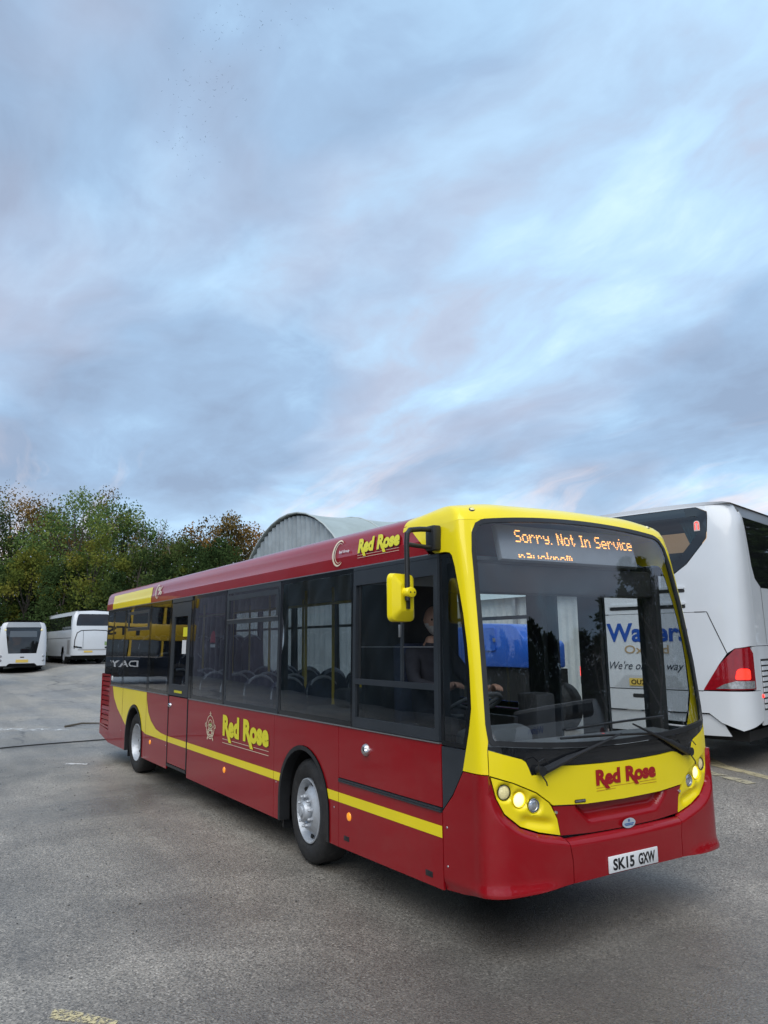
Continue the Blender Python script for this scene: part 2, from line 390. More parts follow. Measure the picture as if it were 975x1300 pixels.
def build_bus_front():
    p_out = [(-1.545, 2.728), (-1.440, 2.716), (-1.400, 2.690), (-1.365, 2.607), (-1.321, 2.407), (-1.297, 2.253), (-1.284, 2.05), (-1.282, 1.866), (-1.292, 1.597), (-1.331, 1.441), (-1.371, 1.313), (-1.413, 1.172)]
    s_side = [(-1.145, 1.352), (-1.176, 1.385), (-1.188, 1.50), (-1.182, 1.866), (-1.165, 2.363), (-1.148, 2.712), (-1.125, 2.86), (-1.085, 2.935), (-1.03, 2.962)]
    ztop = lambda u: 2.968 + .060 * (1 - (u / 1.03) ** 2)
    top = [(u, ztop(u)) for u in [x * .1 for x in range(-10, 11)]]
    botm = [(u, 1.296 + .056 * (abs(u) / 1.1) ** 2) for u in [x * .11 for x in range(10, -11, -1)]]
    scr_out = s_side + top + mirr(s_side) + botm
    scr_in = inset(scr_out, .036)
    ring('windscreen_seal', scr_out, scr_in, BS, BLK, bus, .03, .004)
    panel('windscreen', scr_in, BS, GLASS, bus, .006, .12, .12, off=-.004)
    for sgn in (0, 1):
        o = p_out + [(-1.186, 1.168)] + s_side[0:1] + s_side[1:] + [(-1.05, 2.962), (-1.25, 2.955), (-1.5, 2.95), (-2.05, 2.95), (-1.877, 2.816), (-1.70, 2.726)]
        o = [(-1.186, 1.33) if p == s_side[0] else p for p in o]
        panel('windscreen_pillar', mirr(o) if sgn else o, BS, YEL, bus, .03, .035, .14)
        q = [(-L0 + .004, 2.716)] + [p for p in p_out if p[1] < 2.72 and p[1] > 1.33] + [(-1.368, 1.318), (-L0 + .004, 1.318)]
        q = inset(q, .006)
        panel('quarter_glass', mirr(q) if sgn else q, BS, SGLASS, bus, .006, .05, .15, off=-.004)
        qi = inset(q, .03)
        ring('quarter_glass_edge', mirr(q) if sgn else q, mirr(qi) if sgn else qi, BS, GBLK, bus, .008, .002)
        b = [(-L0 + .004, 1.313), (-1.374, 1.310), (-1.416, 1.170), (-1.532, .998), (-L0 + .004, .875)]
        panel('quarter_panel', mirr(b) if sgn else b, BS, FRAME, bus, .02, .05, .12, off=-.002)
        hl_o = [(-1.182, 1.162), (-1.146, 1.014), (-1.088, .905), (-.969, .811), (-.819, .759), (-.628, .719)]
        cp = [(-L0 + .004, .865), (-1.528, .988), (-1.41, 1.164)] + hl_o + [(-.604, .706), (-.580, .572), (-.580, .424), (-.895, .407), (-1.208, .396), (-1.45, .353), (-L0 + .004, .334)]
        panel('bumper_corner', mirr(cp) if sgn else cp, BS, RED, bus, .025, .022, .015, disp=bump_disp, smooth=50)
        hl = [(-1.170, 1.150), (-1.136, 1.014), (-1.080, .912), (-.964, .822), (-.816, .771), (-.636, .732), (-.657, .84), (-.706, .930), (-.728, .956), (-.830, 1.026), (-1.009, 1.102)]
        def hdisp(u, z):
            a = abs(u); d = -.006
            for lu, lz, r in ((1.07, 1.047, .052), (.956, .992, .055), (.838, .944, .050)):
                q2 = math.hypot(a - lu, z - lz); d -= .030 * (1 - smooth01(r * .85, r * 1.30, q2))
            w = max(0, 1 - abs((a - .82) / .17)) ; d -= .030 * smooth01(0, .6, w) * math.exp(-((z - (.835 + (a - .82) * .20)) / .030) ** 2)
            return d
        panel('headlight_unit', mirr(hl) if sgn else hl, BS, YEL, bus, .03, .016, .014, disp=hdisp, smooth=60)
        for k, (lu, lz, r) in enumerate(((1.07, 1.047, .050), (.956, .992, .052), (.838, .944, .046))):
            u = lu if sgn else -lu; n = nrm(BS, u, lz); n = (n + Vector((.5, 0, 0))).normalized(); P = BS(u, lz)
            m = frame_z(P - n * .030, n)
            lamp = MB().lathe([(r * .55, -.02), (r, .0), (r * 1.02, .012), (r * .95, .014), (r * .90, .004)], 24, m).build('headlamp', (GBLK, YEL, CHROME)[k], bus)
            MB().lathe([(0, .016), (r * .35, .015), (r * .7, .010), (r * .90, .002)], 24, m).build('lens', (LAMP_DIM, LAMP_ON, LAMP_OFF)[k], lamp)
    # dome over the windscreen
    rows = 10; us = [x * .05 for x in range(-41, 42)]
    sec = Spl([(0, 3.17), (.5, 3.163), (.75, 3.145), (.92, 3.118), (1.04, 3.085), (1.125, 3.045), (1.166, 2.995), (1.18, 2.94)])
    V = []; F = []
    for u in us:
        a = abs(u); z0 = 2.962 if a > 1.03 else ztop(u)
        if a > 1.03: z0 = 2.962 - .012 * smooth01(1.03, 1.5, a)
        P0 = BS(u, z0); T0 = (BS(u, z0) - BS(u, z0 - .01)) * 100
        t = a / 2.05; y = (1.0 * a / 1.19) if a < 1.19 else 1.0 + (1.178 - 1.0) * smooth01(0, 1, (a - 1.19) / .86)
        y = min(y, 1.178); sg = 1 if u > 0 else -1
        P1 = Vector((-1.1, sg * y, sec(y))); T1 = Vector((-1, 0, 0))
        d = (P1 - P0).length; T0 = T0.normalized() * d * .9; T1 = T1 * d * .9
        for k in range(rows + 1):
            s = k / rows
            V.append(P0 * (2*s**3-3*s*s+1) + T0 * (s**3-2*s*s+s) + P1 * (-2*s**3+3*s*s) + T1 * (s**3-s*s))
    for i in range(len(us) - 1):
        for k in range(rows): F.append((i*(rows+1)+k, (i+1)*(rows+1)+k, (i+1)*(rows+1)+k+1, i*(rows+1)+k+1))
    obj('roof_dome', V, F, YEL, bus, 60)
    for y in (-1.0, 1.0):
        m = frame_z((-.415, y, 3.048), (.5, 0, .86))
        lamp = MB().lathe([(.034, -.02), (.040, .0), (.032, .012), (.026, .010)], 16, m @ Matrix.Diagonal((.7, 1.35, 1, 1))).build('marker_lamp', BLK, bus)
        MB().lathe([(0, .018), (.016, .015), (.026, .008)], 14, m @ Matrix.Diagonal((.7, 1.35, 1, 1))).build('lens', LAMP_DIM, lamp)
    # black scuttle below the glass
    bb = [(-1.180, 1.333), (-1.08, 1.303), (-.935, 1.262), (-.905, 1.242), (-.885, 1.204), (-.862, 1.150), (-.735, 1.152), (-.655, 1.187), (-.61, 1.196), (-.446, 1.186), (-.2, 1.180), (0, 1.178)]
    bb = bb[:-1] + [(0, 1.178)] + mirr(bb[:-1])
    up = [(-1.176, 1.350)] + [(u, z - .004) for u, z in reversed(botm)] + [(1.176, 1.350)]
    panel('scuttle_panel', bb + up[::-1], BS, GBLK, bus, .02, .1, .08, off=-.004)
    yl = [(-1.181, 1.164), (-1.009, 1.110), (-.828, 1.034), (-.722, .961), (-.695, .936), (-.40, .915), (0, .910)]
    yl = yl + mirr(yl[:-1])
    panel('front_panel', [(u, z - .005) for u, z in bb] + yl[::-1], BS, YEL, bus, .025, .1, .08)
    gp = [(-.690, .926), (-.40, .905), (0, .900), (.40, .905), (.690, .926), (.650, .840), (.628, .728), (.35, .714), (0, .710), (-.35, .714), (-.628, .728), (-.650, .840)]
    def gdisp(u, z):
        a = abs(u); hwid = .40 + .10 * smooth01(.79, .92, z)
        return -.008 - .060 * smooth01(.772, .850, z) * (1 - smooth01(hwid - .07, hwid, a))
    panel('grille_panel', gp, BS, RED, bus, .02, .02, .012, disp=gdisp, smooth=55)
    cb = [(-.597, .703), (-.573, .572), (-.573, .424), (-.27, .430), (0, .432), (.27, .430), (.573, .424), (.573, .572), (.597, .703), (.35, .703), (0, .700), (-.35, .703)]
    panel('bumper', cb, BS, RED, bus, .025, .05, .018, disp=bump_disp, smooth=50)
    for su in (-.665, .665):
        m = frame_z(BS(su, .885) - Vector((.006, 0, 0)), (1, 0, 0)); MB().lathe([(0, .008), (.010, .008), (.013, 0), (.013, -.01)], 12, m).build('fastener', CHROME, bus)
    # number plate
    pl = MB().box((.0, -.26, -.0555), (.012, .26, .0555), bev=.004); px = BS(0, .49).x + .045
    pl.v = [v + Vector((px, 0, .494)) for v in pl.v]
    plate = pl.build('number_plate', PLATE_W, bus)
    fm = lambda u, z: Vector((px + .012, u, z))
    V, F = text_geo('SK15', 1, .034); V = fit(V, -.222, .4535, .222, .079); wrap2d('plate_lettering', V, F, fm, INK, plate, .0015)
    V, F = text_geo('GXW', 1, .034); V = fit(V, .043, .4535, .182, .079); wrap2d('plate_lettering', V, F, fm, INK, plate, .0015)
    # fleet name on the front
    red_rose(BS, -.285, .985, .655, .150, LRED, None, LRED, .004)
    V, F = quads2d([rc([(-.500, .930, .01), (-.395, .928, .01), (-.395, .950, .01), (-.500, .952, .01)])]); bd = wrap2d('maker_badge', V, F, BS, GBLK, bus, .004)
    V, F = quads2d([[(-.492 + k * .0105, .935), (-.485 + k * .0105, .935), (-.485 + k * .0105, .947), (-.492 + k * .0105, .947)] for k in range(9)]); wrap2d('badge_lettering', V, F, BS, ALU, bd, .006)
    gd = lambda u, z: BS(u, z) + nrm(BS, u, z) * .012
    V, F = quads2d([circ2d(.02, .737, .070, .030 * 1.15, 28)]); ov = wrap2d('round_emblem', V, F, gd, SILVERPRINT, bus, .0)
    V, F = text_geo('8', 1, .02); V = fit(V, .008, .745, .022, .02); wrap2d('emblem_lettering', V, F, gd, BLUEPRINT, ov, .002)
    V, F = quads2d([[(-.03, .731), (.07, .731), (.07, .737), (-.03, .737)], [(-.022, .721), (.062, .721), (.062, .727), (-.022, .727)]]); wrap2d('emblem_band', V, F, gd, BLUEPRINT, ov, .002)
    # wipers
    def wiper(piv, tip, b0, b1, s):
        P = BS(*piv) + nrm(BS, *piv) * .03
        T = BS(*tip) + nrm(BS, *tip) * .035
        A = MB()
        A.tube([P - nrm(BS, *piv) * .04, P + nrm(BS, *piv) * .02], .032, 12)
        A.tube([P + Vector((0, -.03 * s, 0)), P + (T - P) * .32, P + (T - P) * .45, T], [.028, .024, .013, .007], 8)
        w = A.build('wiper', BLK, bus)
        B = MB(); n = 10; pts = []
        for i in range(n + 1):
            t = i / n; u = b0[0] + (b1[0] - b0[0]) * t; z = b0[1] + (b1[1] - b0[1]) * t + .008 * math.sin(PI * t)
            pts.append(BS(u, z) + nrm(BS, u, z) * .012)
        B.tube(pts, .009, 6); B.tube([p + Vector((.012, 0, .004)) for p in pts[1:-1]], .005, 5); B.build('wiper_blade', BLK, w)
        hs = MB(); q = P + Vector((0, 0, -.02)); hs.tube([P + Vector((.03, -.05, .02)), P + Vector((.035, -.055, .07)), P + Vector((.03, .0, .085)), P + Vector((.03, .04, .05))], .004, 6)
        hs.tube([P + Vector((.02, -.02, -.02)), P + Vector((.035, .01, -.07)), P + Vector((.025, .025, -.095))], .005, 6); hs.build('washer_hose', BLK, w)
    wiper((-.80, 1.176), (-.02, 1.372), (-.60, 1.376), (.44, 1.340), -1)
    wiper((.80, 1.176), (.118, 1.431), (-.546, 1.430), (.516, 1.462), 1)

def red_rose(mapf, x, z, w, h, mat, shadow, linemat, off):
    """the fleet name with the long R legs and two rules under it"""
    V, F = text_geo('Red', 1, .055); V1 = fit(V, 0, .26, .385, .74)
    V, F2 = text_geo('Rose', 1, .055); V2 = fit(V, .475, .26, .525, .74)
    legs = [[(.085, .45), (.135, .52), (.215, .08), (.15, .08)], [(.565, .45), (.615, .52), (.695, .08), (.63, .08)]]
    words = [((V1, F), quads2d(legs[:1])), ((V2, F2), quads2d(legs[1:]))]
    rules = quads2d([[(0, .150), (.135, .150), (.135, .166), (0, .166)], [(.22, .150), (.615, .150), (.615, .166), (.22, .166)], [(.70, .150), (1.0, .150), (1.0, .166), (.70, .166)], [(0, .02), (1.0, .02), (1.0, .038), (0, .038)]])
    k = lambda g, dx=0, dz=0: ([(x + dx + a * w, z + dz + b * h) for a, b in g[0]], g[1])
    for g, leg in words:
        s = k(g); t = wrap2d('fleet_name', s[0], s[1], mapf, mat, bus, off)
        s = k(leg); wrap2d('letter_leg', s[0], s[1], mapf, mat, t, off + .0012)
        if shadow:
            s = k(g, .007, -.006); wrap2d('lettering_shadow', s[0], s[1], mapf, shadow, t, off - .0015)
    s = k(rules); wrap2d('fleet_name_rule', s[0], s[1], mapf, linemat, t, off)

LAMP_ON = pbr('lamp_lit', (.9, .82, .5), .2, emit=(1, .80, .30), estr=.75)
LAMP_DIM = pbr('lamp_sidelight', (.70, .62, .30), .12, emit=(1, .88, .5), estr=.10, coat=.6, var=.3, scale=60)
LAMP_OFF = pbr('lamp_unlit', (.55, .57, .60), .08, .7)
PLATE_W = pbr('plate_white', (.76, .77, .78), .35, var=.03)
PLATE_Y = pbr('plate_yellow', (.72, .52, .12), .35, var=.03)
INK = pbr('plate_black', (.01, .01, .012), .4)
LRED = pbr('lettering_red', (.36, .008, .012), .35)
LYEL = pbr('lettering_yellow', (.80, .74, .03), .35)
LCREAM = pbr('lettering_cream', (.80, .68, .50), .4)
DSHAD = pbr('lettering_shadow', (.09, .006, .010), .4)
SILVERPRINT = pbr('emblem_silver', (.50, .58, .64), .3, .2)
BLUEPRINT = pbr('emblem_blue', (.03, .12, .36), .4)
AMBER = pbr('amber_lens', (.85, .30, .02), .2, coat=.6, emit=(1, .32, .02), estr=.25)
SEATM = pbr('seat_moquette', (.030, .040, .075), .9, var=.35, scale=30)
RAILG = pbr('grab_rail_grey', (.45, .48, .52), .4)
POLEY = pbr('pole_yellow', (.70, .52, .05), .35)
INTG = pbr('interior_grey', (.22, .235, .25), .6, var=.08)
INTD = pbr('interior_dark', (.030, .032, .036), .65, var=.2)
FLOORM = pbr('interior_floor', (.06, .06, .065), .8)
MIRG = pbr('mirror_glass', (.8, .8, .8), .03, 1.0)

def build_bus_sides():
    # ---- offside lower panels
    W0, SK = 1.326, .304
    def arch(cx, r, cz=.50, a0=None, n=18, rz=None):
        rz = rz or r
        return [(cx + r * math.cos(t), cz + rz * math.sin(t)) for t in [PI * i / n for i in range(n + 1)]]
    AF, AR = -2.84, -9.15
    fa = arch(AF, .545, .53, rz=.555); ra = arch(AR, .530, .53, rz=.555)
    for mp, s in ((off_side, 1), (near_side, -1)):
        def P(name, o, **k):
            if s < 0: o = [(-x, z) for x, z in reversed(o)]
            return panel(name, o, mp, RED, bus, .018, .5, .3, **k)
        if s > 0:
            P('side_panel', [(-.586, SK + .026), (-.586, .850), (-2.122, .850), (-2.122, SK)])
            P('locker_door', [(-.586, .888), (-.586, W0), (-2.122, W0), (-2.122, .888)])
        P('wheel_arch_panel', [(-2.128, SK), (-2.128, W0), (-3.52, W0), (-3.52, SK)] + [(AF - .545, SK)] + fa[::-1] + [(AF + .545, SK)])
        P('side_panel', [(-3.526, SK), (-3.526, W0), (-6.36, W0), (-6.36, SK)])
        P('side_panel', [(-7.29, SK), (-7.29, W0), (-8.42, W0), (-8.42, SK)])
        P('wheel_arch_panel', [(-8.426, SK), (-8.426, W0), (-9.95, W0), (-9.95, SK)] + [(AR - .53, SK)] + ra[::-1] + [(AR + .53, SK)])
        P('side_panel', [(-9.956, SK), (-9.956, W0), (-10.93, W0), (-10.93, SK)])
        P('rear_corner_panel', [(-10.936, SK + .005), (-10.936, .52), (-11.66, .56), (-11.66, .41)])
        if s > 0: P('emergency_door', [(-6.40, .395), (-6.40, W0), (-7.25, W0), (-7.25, .395)])
        else: P('side_panel', [(-6.366, SK), (-6.366, W0), (-7.284, W0), (-7.284, SK)])
        # arch trims
        for cx, r, aa in ((AF, .545, fa), (AR, .530, ra)):
            o = [(cx + r, SK)] + aa + [(cx - r, SK)]
            i = [(cx + (x - cx) * (.925), SK if z == SK else .53 + (z - .53) * .925) for x, z in o]
            b = MB(); n = len(o); V = []
            for (x, z), d in [(p, .012) for p in o] + [(p, .012) for p in i] + [(p, -.16) for p in i]:
                q = mp(x if s > 0 else -x, z); V.append(Vector((q.x, q.y - s * d, q.z)))
            Fs = []
            for k in range(n - 1):
                Fs += [(k, k + 1, n + k + 1, n + k), (n + k, n + k + 1, 2 * n + k + 1, 2 * n + k)]
            b.add(V, Fs); b.build('wheel_arch_trim', BLK, bus)
            # inner wheel housing
            b = MB(); V = []
            for (x, z) in i:
                for d in (-.10, -.62):
                    V.append(Vector((x, -s * (1.22 + d), z)))
            b.add(V, [(2 * k, 2 * k + 2, 2 * k + 3, 2 * k + 1) for k in range(n - 1)]); b.add([(x, -s * .6, z) for x, z in i], [tuple(range(n))]); b.build('wheel_housing', DARK, bus)
    # louvred engine grilles at the rear corners
    for s, mp in ((1, off_side), (-1, near_side)):
        fr = [(-10.945, .54), (-10.945, 1.52), (-11.66, 1.52), (-11.66, .57)]; fi = inset(fr, .035)
        if s < 0: fr = [(-x, z) for x, z in reversed(fr)]; fi = [(-x, z) for x, z in reversed(fi)]
        gr = ring('engine_grille', fr, fi, mp, RED, bus, .02, .0)
        for k in range(10):
            z = .605 + k * .088
            MB().add([(-10.98, -s * 1.214, z), (-11.62, -s * 1.214, z), (-11.62, -s * 1.204, z + .07), (-10.98, -s * 1.204, z + .07), (-10.98, -s * 1.204, z - .006), (-11.62, -s * 1.204, z - .006), (-11.62, -s * 1.190, z + .064), (-10.98, -s * 1.190, z + .064)],
                     [(0, 1, 2, 3), (4, 7, 6, 5), (0, 4, 5, 1), (2, 6, 7, 3)]).build('louvre', RED, gr, 0)
        MB().box((-11.64, -s * 1.16 - .005, .56), (-10.96, -s * 1.16 + .005, 1.5)).build('grille_backing', DARK, gr, 0)
    # long rubbing strip and waist trim
    for z0 in (.853, .868):
        V = MB().box((-2.118, -1.232, z0), (-.59, -1.206, z0 + .012)).build('rub_strip', FRAME, bus, 0)
    MB().box((-2.118, -1.21, .850), (-.59, -1.20, .888)).build('strip_backing', BLK, bus, 0)
    for a, b in ((-.59, -1.87), (-1.875, -6.36), (-7.29, -10.93)):
        MB().box((b, -1.229, W0 + .001), (a, -1.20, W0 + .011)).build('waist_trim', ALU, bus, 0)
    # yellow stripe and rear sweep
    def decal(name, o, mat=YEL, off=.0025, gu=.4): return panel(name, o, off_side, mat, bus, .0, gu, .2, off=off)
    decal('yellow_stripe', [(-.586, .679), (-.586, .760), (-2.122, .760), (-2.122, .679)])
    decal('yellow_stripe', [(-2.128, .679), (-2.128, .760), (AF + .545 * math.cos(math.asin(.23 / .555)) + .004, .760), (AF + .545 * math.cos(math.asin(.149 / .555)) + .004, .679)])
    decal('yellow_stripe', [(AF - .545 * math.cos(math.asin(.149 / .555)) - .004, .679), (AF - .545 * math.cos(math.asin(.23 / .555)) - .004, .760), (-3.52, .760), (-3.52, .679)])
    decal('yellow_stripe', [(-3.526, .679), (-3.526, .760), (-6.36, .760), (-6.36, .679)])
    decal('yellow_stripe', [(-6.405, .679), (-6.405, .760), (-7.245, .760), (-7.245, .679)])
    decal('yellow_sweep', [(-8.42, 1.322), (-8.405, 1.20), (-8.30, 1.02), (-8.13, .90), (-7.86, .805), (-7.60, .772), (-7.294, .760), (-7.294, .679), (-8.42, .682)])
    swl = [(-10.72, 1.322), (-10.58, 1.12), (-10.30, .95), (-9.95, .812)]
    arcpts = [p for p in ra if p[1] > .69]
    ex = lambda p: (AR + (p[0] - AR) * 1.012, .53 + (p[1] - .53) * 1.012)
    decal('yellow_sweep', [(-9.945, 1.322), (-8.432, 1.322), (-8.432, .682)] + [ex(p) for p in arcpts] + [(-9.66, .70), (-9.80, .755), (-9.945, .812)], gu=.25)
    decal('yellow_sweep', [(-9.961, 1.322), (-9.961, .818)] + swl[:3][::-1], gu=.25)
    # small fittings
    def disc(name, x, z, r, mat, h=.014, sx=1.0):
        m = frame_z(off_side(x, z), (0, -1, 0), (1, 0, 0)) @ Matrix.Diagonal((sx, 1, 1, 1))
        return MB().lathe([(0, h), (r * .6, h * .9), (r * .9, h * .5), (r, 0), (r, -.006)], 18, m).build(name, mat, bus)
    for x in (-1.94, -4.95, -8.15): disc('side_marker', x, .585, .036, AMBER)
    hnd = disc('locker_lock', -1.644, 1.171, .052, ALU, .035)
    disc('lock_cover', -1.615, 1.165, .030, CHROME, .046)
    for x, z in ((-1.985, .398), (-.76, .402)):
        MB().box((x - .045, -1.224, z - .020), (x + .045, -1.214, z + .020), bev=.004).build('vent_cover', BLK, bus)
    for x, z in ((-.53, .76), (-.53, .50), (-2.21, .62), (-3.46, .66), (-7.33, .62), (-9.99, .60)): disc('screw', x, z, .008, ALU, .004)
    disc('door_handle', -7.18, 1.20, .032, CHROME, .03, 1.6)
    MB().box((-6.39, -1.224, .62), (-6.36, -1.206, .68)).build('door_hinge', BLK, bus, 0)
    # crest
    g = [arc2d(0, 0, .095, .165, .010, 0, 2 * PI, 28), arc2d(0, .055, .045, .050, .009, 0, 2 * PI, 16), arc2d(0, -.075, .070, .065, .010, 0, 2 * PI, 18), arc2d(0, -.075, .040, .038, .012, 0, 2 * PI, 14),
         arc2d(0, .01, .06, .03, .010, 0, 2 * PI, 14), arc2d(.10, .02, .025, .03, .010, 0, 2 * PI, 10), arc2d(-.10, .02, .025, .03, .010, 0, 2 * PI, 10),
         quads2d([[(-.006, .16), (.006, .16), (.006, .215), (-.006, .215)], [(-.022, .18), (.022, .18), (.022, .19), (-.022, .19)], [(-.075, -.165), (-.055, -.12), (-.04, -.13), (-.062, -.185)], [(.075, -.165), (.055, -.12), (.04, -.13), (.062, -.185)]])]
    for k in range(8):
        t = k * PI / 4; g.append(quads2d([[(.045 * math.cos(t) + dx, -.075 + .045 * math.sin(t) + dy) for dx, dy in ((-.01, -.01), (.01, -.01), (.01, .01), (-.01, .01))]]))
    V, F = merge2d(*g); wrap2d('crest', [(-5.46 + a * 1.55, 1.035 + b * .88) for a, b in V], F, off_side, LCREAM, bus, .004)
    V, F = quads2d([circ2d(-5.46, 1.06, .05, .03, 10)]); wrap2d('crest_centre', V, F, off_side, pbr('crest_green', (.16, .30, .05), .4), bus, .003)
    red_rose(off_side, -5.02, .885, 1.37, .335, LYEL, DSHAD, LCREAM, .005)
    red_rose(off_side, -1.80, 2.800, .68, .175, LYEL, DSHAD, LCREAM, .010)
    # crescent logos on the cantrail
    cres = merge2d(arc2d(0, 0, .115, .145, .030, math.radians(50), math.radians(312), 24), arc2d(.012, 0, .078, .112, .012, math.radians(55), math.radians(305), 20))
    V, F = cres; wrap2d('crescent_logo', [(-2.17 + a, 2.885 + b * .85) for a, b in V], F, off_side, LCREAM, bus, .010)
    V, F = text_geo('Bell Group', 1, .02); V = fit(V, -2.15, 2.872, .19, .034); wrap2d('logo_lettering', V, F, off_side, PLATE_W, bus, .010)
    V, F = cres; wrap2d('crescent_logo', [(-8.13 + a, 2.890 + b * .75) for a, b in V], F, off_side, LCREAM, bus, .010)
    V, F = text_geo('%', 1, .02); V = fit(V, -8.11, 2.83, .22, .13); wrap2d('logo_lettering', V, F, off_side, LCREAM, bus, .010)
    # ---- cantrail and roof
    sec = [(1.201, 2.728), (1.200, 2.752), (1.199, 2.80), (1.197, 2.842), (1.191, 2.850), (1.180, 2.94), (1.166, 2.995), (1.125, 3.045), (1.04, 3.085), (.92, 3.118), (.75, 3.145), (.5, 3.163), (.25, 3.169), (0, 3.17)]
    sec = sec + [(-y, z) for y, z in reversed(sec[:-1])]
    def loft(name, xs, sec, mat, smooth=30, shift=None):
        V = []; n = len(sec)
        for x in xs:
            for y, z in sec:
                V.append(((x(z) if callable(x) else x), y, z))
        F = [(i * n + k, i * n + k + 1, (i + 1) * n + k + 1, (i + 1) * n + k) for i in range(len(xs) - 1) for k in range(n - 1)]
        return obj(name, V, F, mat, bus, smooth)
    seam = Spl([(2.72, -.70), (2.816, -.81), (2.95, -.98), (3.03, -1.09), (3.2, -1.09)])
    xs = [lambda z: seam(z)] + [-1.6 - .1 * 0 - i * .6 for i in range(0, 17)] + [-11.40]
    loft('roof', xs, sec, RED)
    rz = [(.0, 1.0), (.05, .995), (.11, .97), (.16, .93), (.19, .86)]
    loft('rear_roof_cap', [(-11.40 - d) for d, k in rz], sec, RED)
    # yellow cantrail panel at the rear
    for a, b in ((-8.47, -11.10),):
        panel('cantrail_panel', [(a, 2.735), (a, 2.985), (b, 2.985), (b, 2.735)], lambda u, z: Vector((u, -Spl([(p[1], p[0]) for p in sec[:9]])(z), z)), YEL, bus, .0, .7, .012, off=.004)
    MB().box((-11.39, -1.203, 2.722), (-.72, -1.18, 2.731)).build('cantrail_trim', ALU, bus, 0)
    MB().box((-11.39, 1.18, 2.722), (-.72, 1.203, 2.731)).build('cantrail_trim', ALU, bus, 0)
def rect(a, b, c, d, r=.0): return rc([(a, c, r), (b, c, r), (b, d, r), (a, d, r)])
def build_bus_glazing():
    ZB, ZT = 1.338, 2.722
    def bay(mp, a, b, c, d, gm=SGLASS, edge=.06, r=.03, name='window', em=GBLK):
        o = rect(min(a, b), max(a, b), c, d, r); i = inset(o, edge)
        w = ring(name, o, i, mp, em, bus, .012, .0)
        panel('window_pane', [p for p in inset(o, edge * .4)], mp, gm, w, .006, .6, .3, off=-.004)
        return w
    def bar(mp, a, b, c, d, mat=FRAME, off=.006, th=.03, name='window_bar'):
        return panel(name, rect(min(a, b), max(a, b), c, d), mp, mat, bus, th, 2, .4, off=off)
    o = off_side
    # cab window: heavy frame, sliding upper panes, fixed lower pane
    fo = rect(-1.862, -.588, ZB + .004, ZT - .002); up = rect(-1.790, -.625, 1.752, 2.560); lo = rect(-1.815, -.640, 1.428, 1.705)
    bars = [(-1.862, -1.815, ZB + .004, ZT - .03), (-.640, -.588, ZB + .004, ZT - .03), (-1.815, -.640, ZB + .004, 1.428), (-1.815, -.640, 1.705, 1.752), (-1.815, -.640, 2.560, ZT - .03), (-1.862, -.588, ZT - .03, ZT - .002)]
    for k, (a, b, c, d) in enumerate(bars): bar(o, a + .0008, b - .0008, c + .0008, d - .0008, FRAME, .010 + .002 * (k % 2), .04, 'cab_window_frame')
    panel('cab_window_pane', rect(-1.815, -.640, 1.428, 1.705), o, SGLASS, bus, .006, 1, .3, off=-.01)
    panel('cab_window_pane', rect(-1.79, -1.10, 1.752, 2.560), o, SGLASS, bus, .006, 1, .3, off=-.014)
    bar(o, -1.125, -1.098, 1.752, 2.560, FRAME, -.008, .02, 'sliding_stile'); bar(o, -1.79, -1.765, 1.752, 2.56, BLK, -.008, .02, 'sliding_stile')
    MB().box((-1.135, -1.215, 2.10), (-1.118, -1.195, 2.20), bev=.003).build('window_catch', ALU, bus)
    bar(o, -1.79, -.66, 2.02, 2.026, ALU, -.02, .005, 'window_rail')
    # passenger bays, offside
    bay(o, -3.430, -1.872, ZB, ZT, edge=.045)
    w = bay(o, -5.030, -3.440, ZB, ZT, edge=.050, em=FRAME)
    bar(o, -4.985, -3.485, 2.585, 2.640); bar(o, -4.985, -3.485, 2.300, 2.345); bar(o, -4.985, -3.485, 2.345, 2.353, ALU, .010, .01, 'hopper_trim')
    bar(o, -5.000, -4.940, 2.345, 2.585); bar(o, -3.53, -3.47, 2.345, 2.585)
    bay(o, -6.280, -5.040, ZB, ZT, edge=.050)
    # emergency door glazing
    dw = rect(-7.262, -6.395, ZB + .004, 2.655); di = rect(-7.135, -6.52, 1.50, 2.46)
    ring('emergency_door_frame', dw, di, o, FRAME, bus, .03, .006)
    panel('window_pane', rect(-7.145, -6.51, 1.49, 2.47), o, SGLASS, bus, .006, 1, .3, off=-.006)
    bar(o, -7.28, -6.37, 2.665, 2.72); bar(o, -6.388, -6.288, ZB, 2.66, GBLK, .002); bar(o, -7.330, -7.268, ZB, 2.66, GBLK, .002)
    for a, b, c, d in ((-6.398, -6.375, .37, ZB - .01), (-7.275, -7.252, .37, ZB - .01), (-7.275, -6.375, .350, .385)): bar(o, a, b, c, d, BLK, .006, .02, 'door_edge')
    V, F = quads2d([rect(-6.98 + k * .045, -6.945 + k * .045, 1.385, 1.42) for k in range(8)]); wrap2d('door_notice', V, F, o, LYEL, bus, .012)
    V, F = quads2d([rect(-6.72, -6.53, 2.17, 2.30)]); wrap2d('door_sticker', V, F, o, LYEL, bus, .0)
    V, F = quads2d([rect(-6.74, -6.56, 1.93, 2.12)]); wrap2d('door_sticker', V, F, o, PLATE_W, bus, .0)
    # rear offside bays
    bay(o, -8.430, -7.340, ZB, ZT, edge=.05)
    bay(o, -10.05, -8.440, ZB, ZT, edge=.05)
    bar(o, -9.86, -8.52, 2.58, 2.63); bar(o, -9.86, -8.52, 2.30, 2.345); bar(o, -9.86, -9.80, 2.345, 2.58); bar(o, -8.58, -8.52, 2.345, 2.58); bar(o, -9.8, -8.58, 2.345, 2.353, ALU, .01, .01, 'hopper_trim')
    bay(o, -10.92, -10.06, ZB, ZT, edge=.05)
    bay(o, -11.45, -10.93, 1.535, ZT, edge=.05)
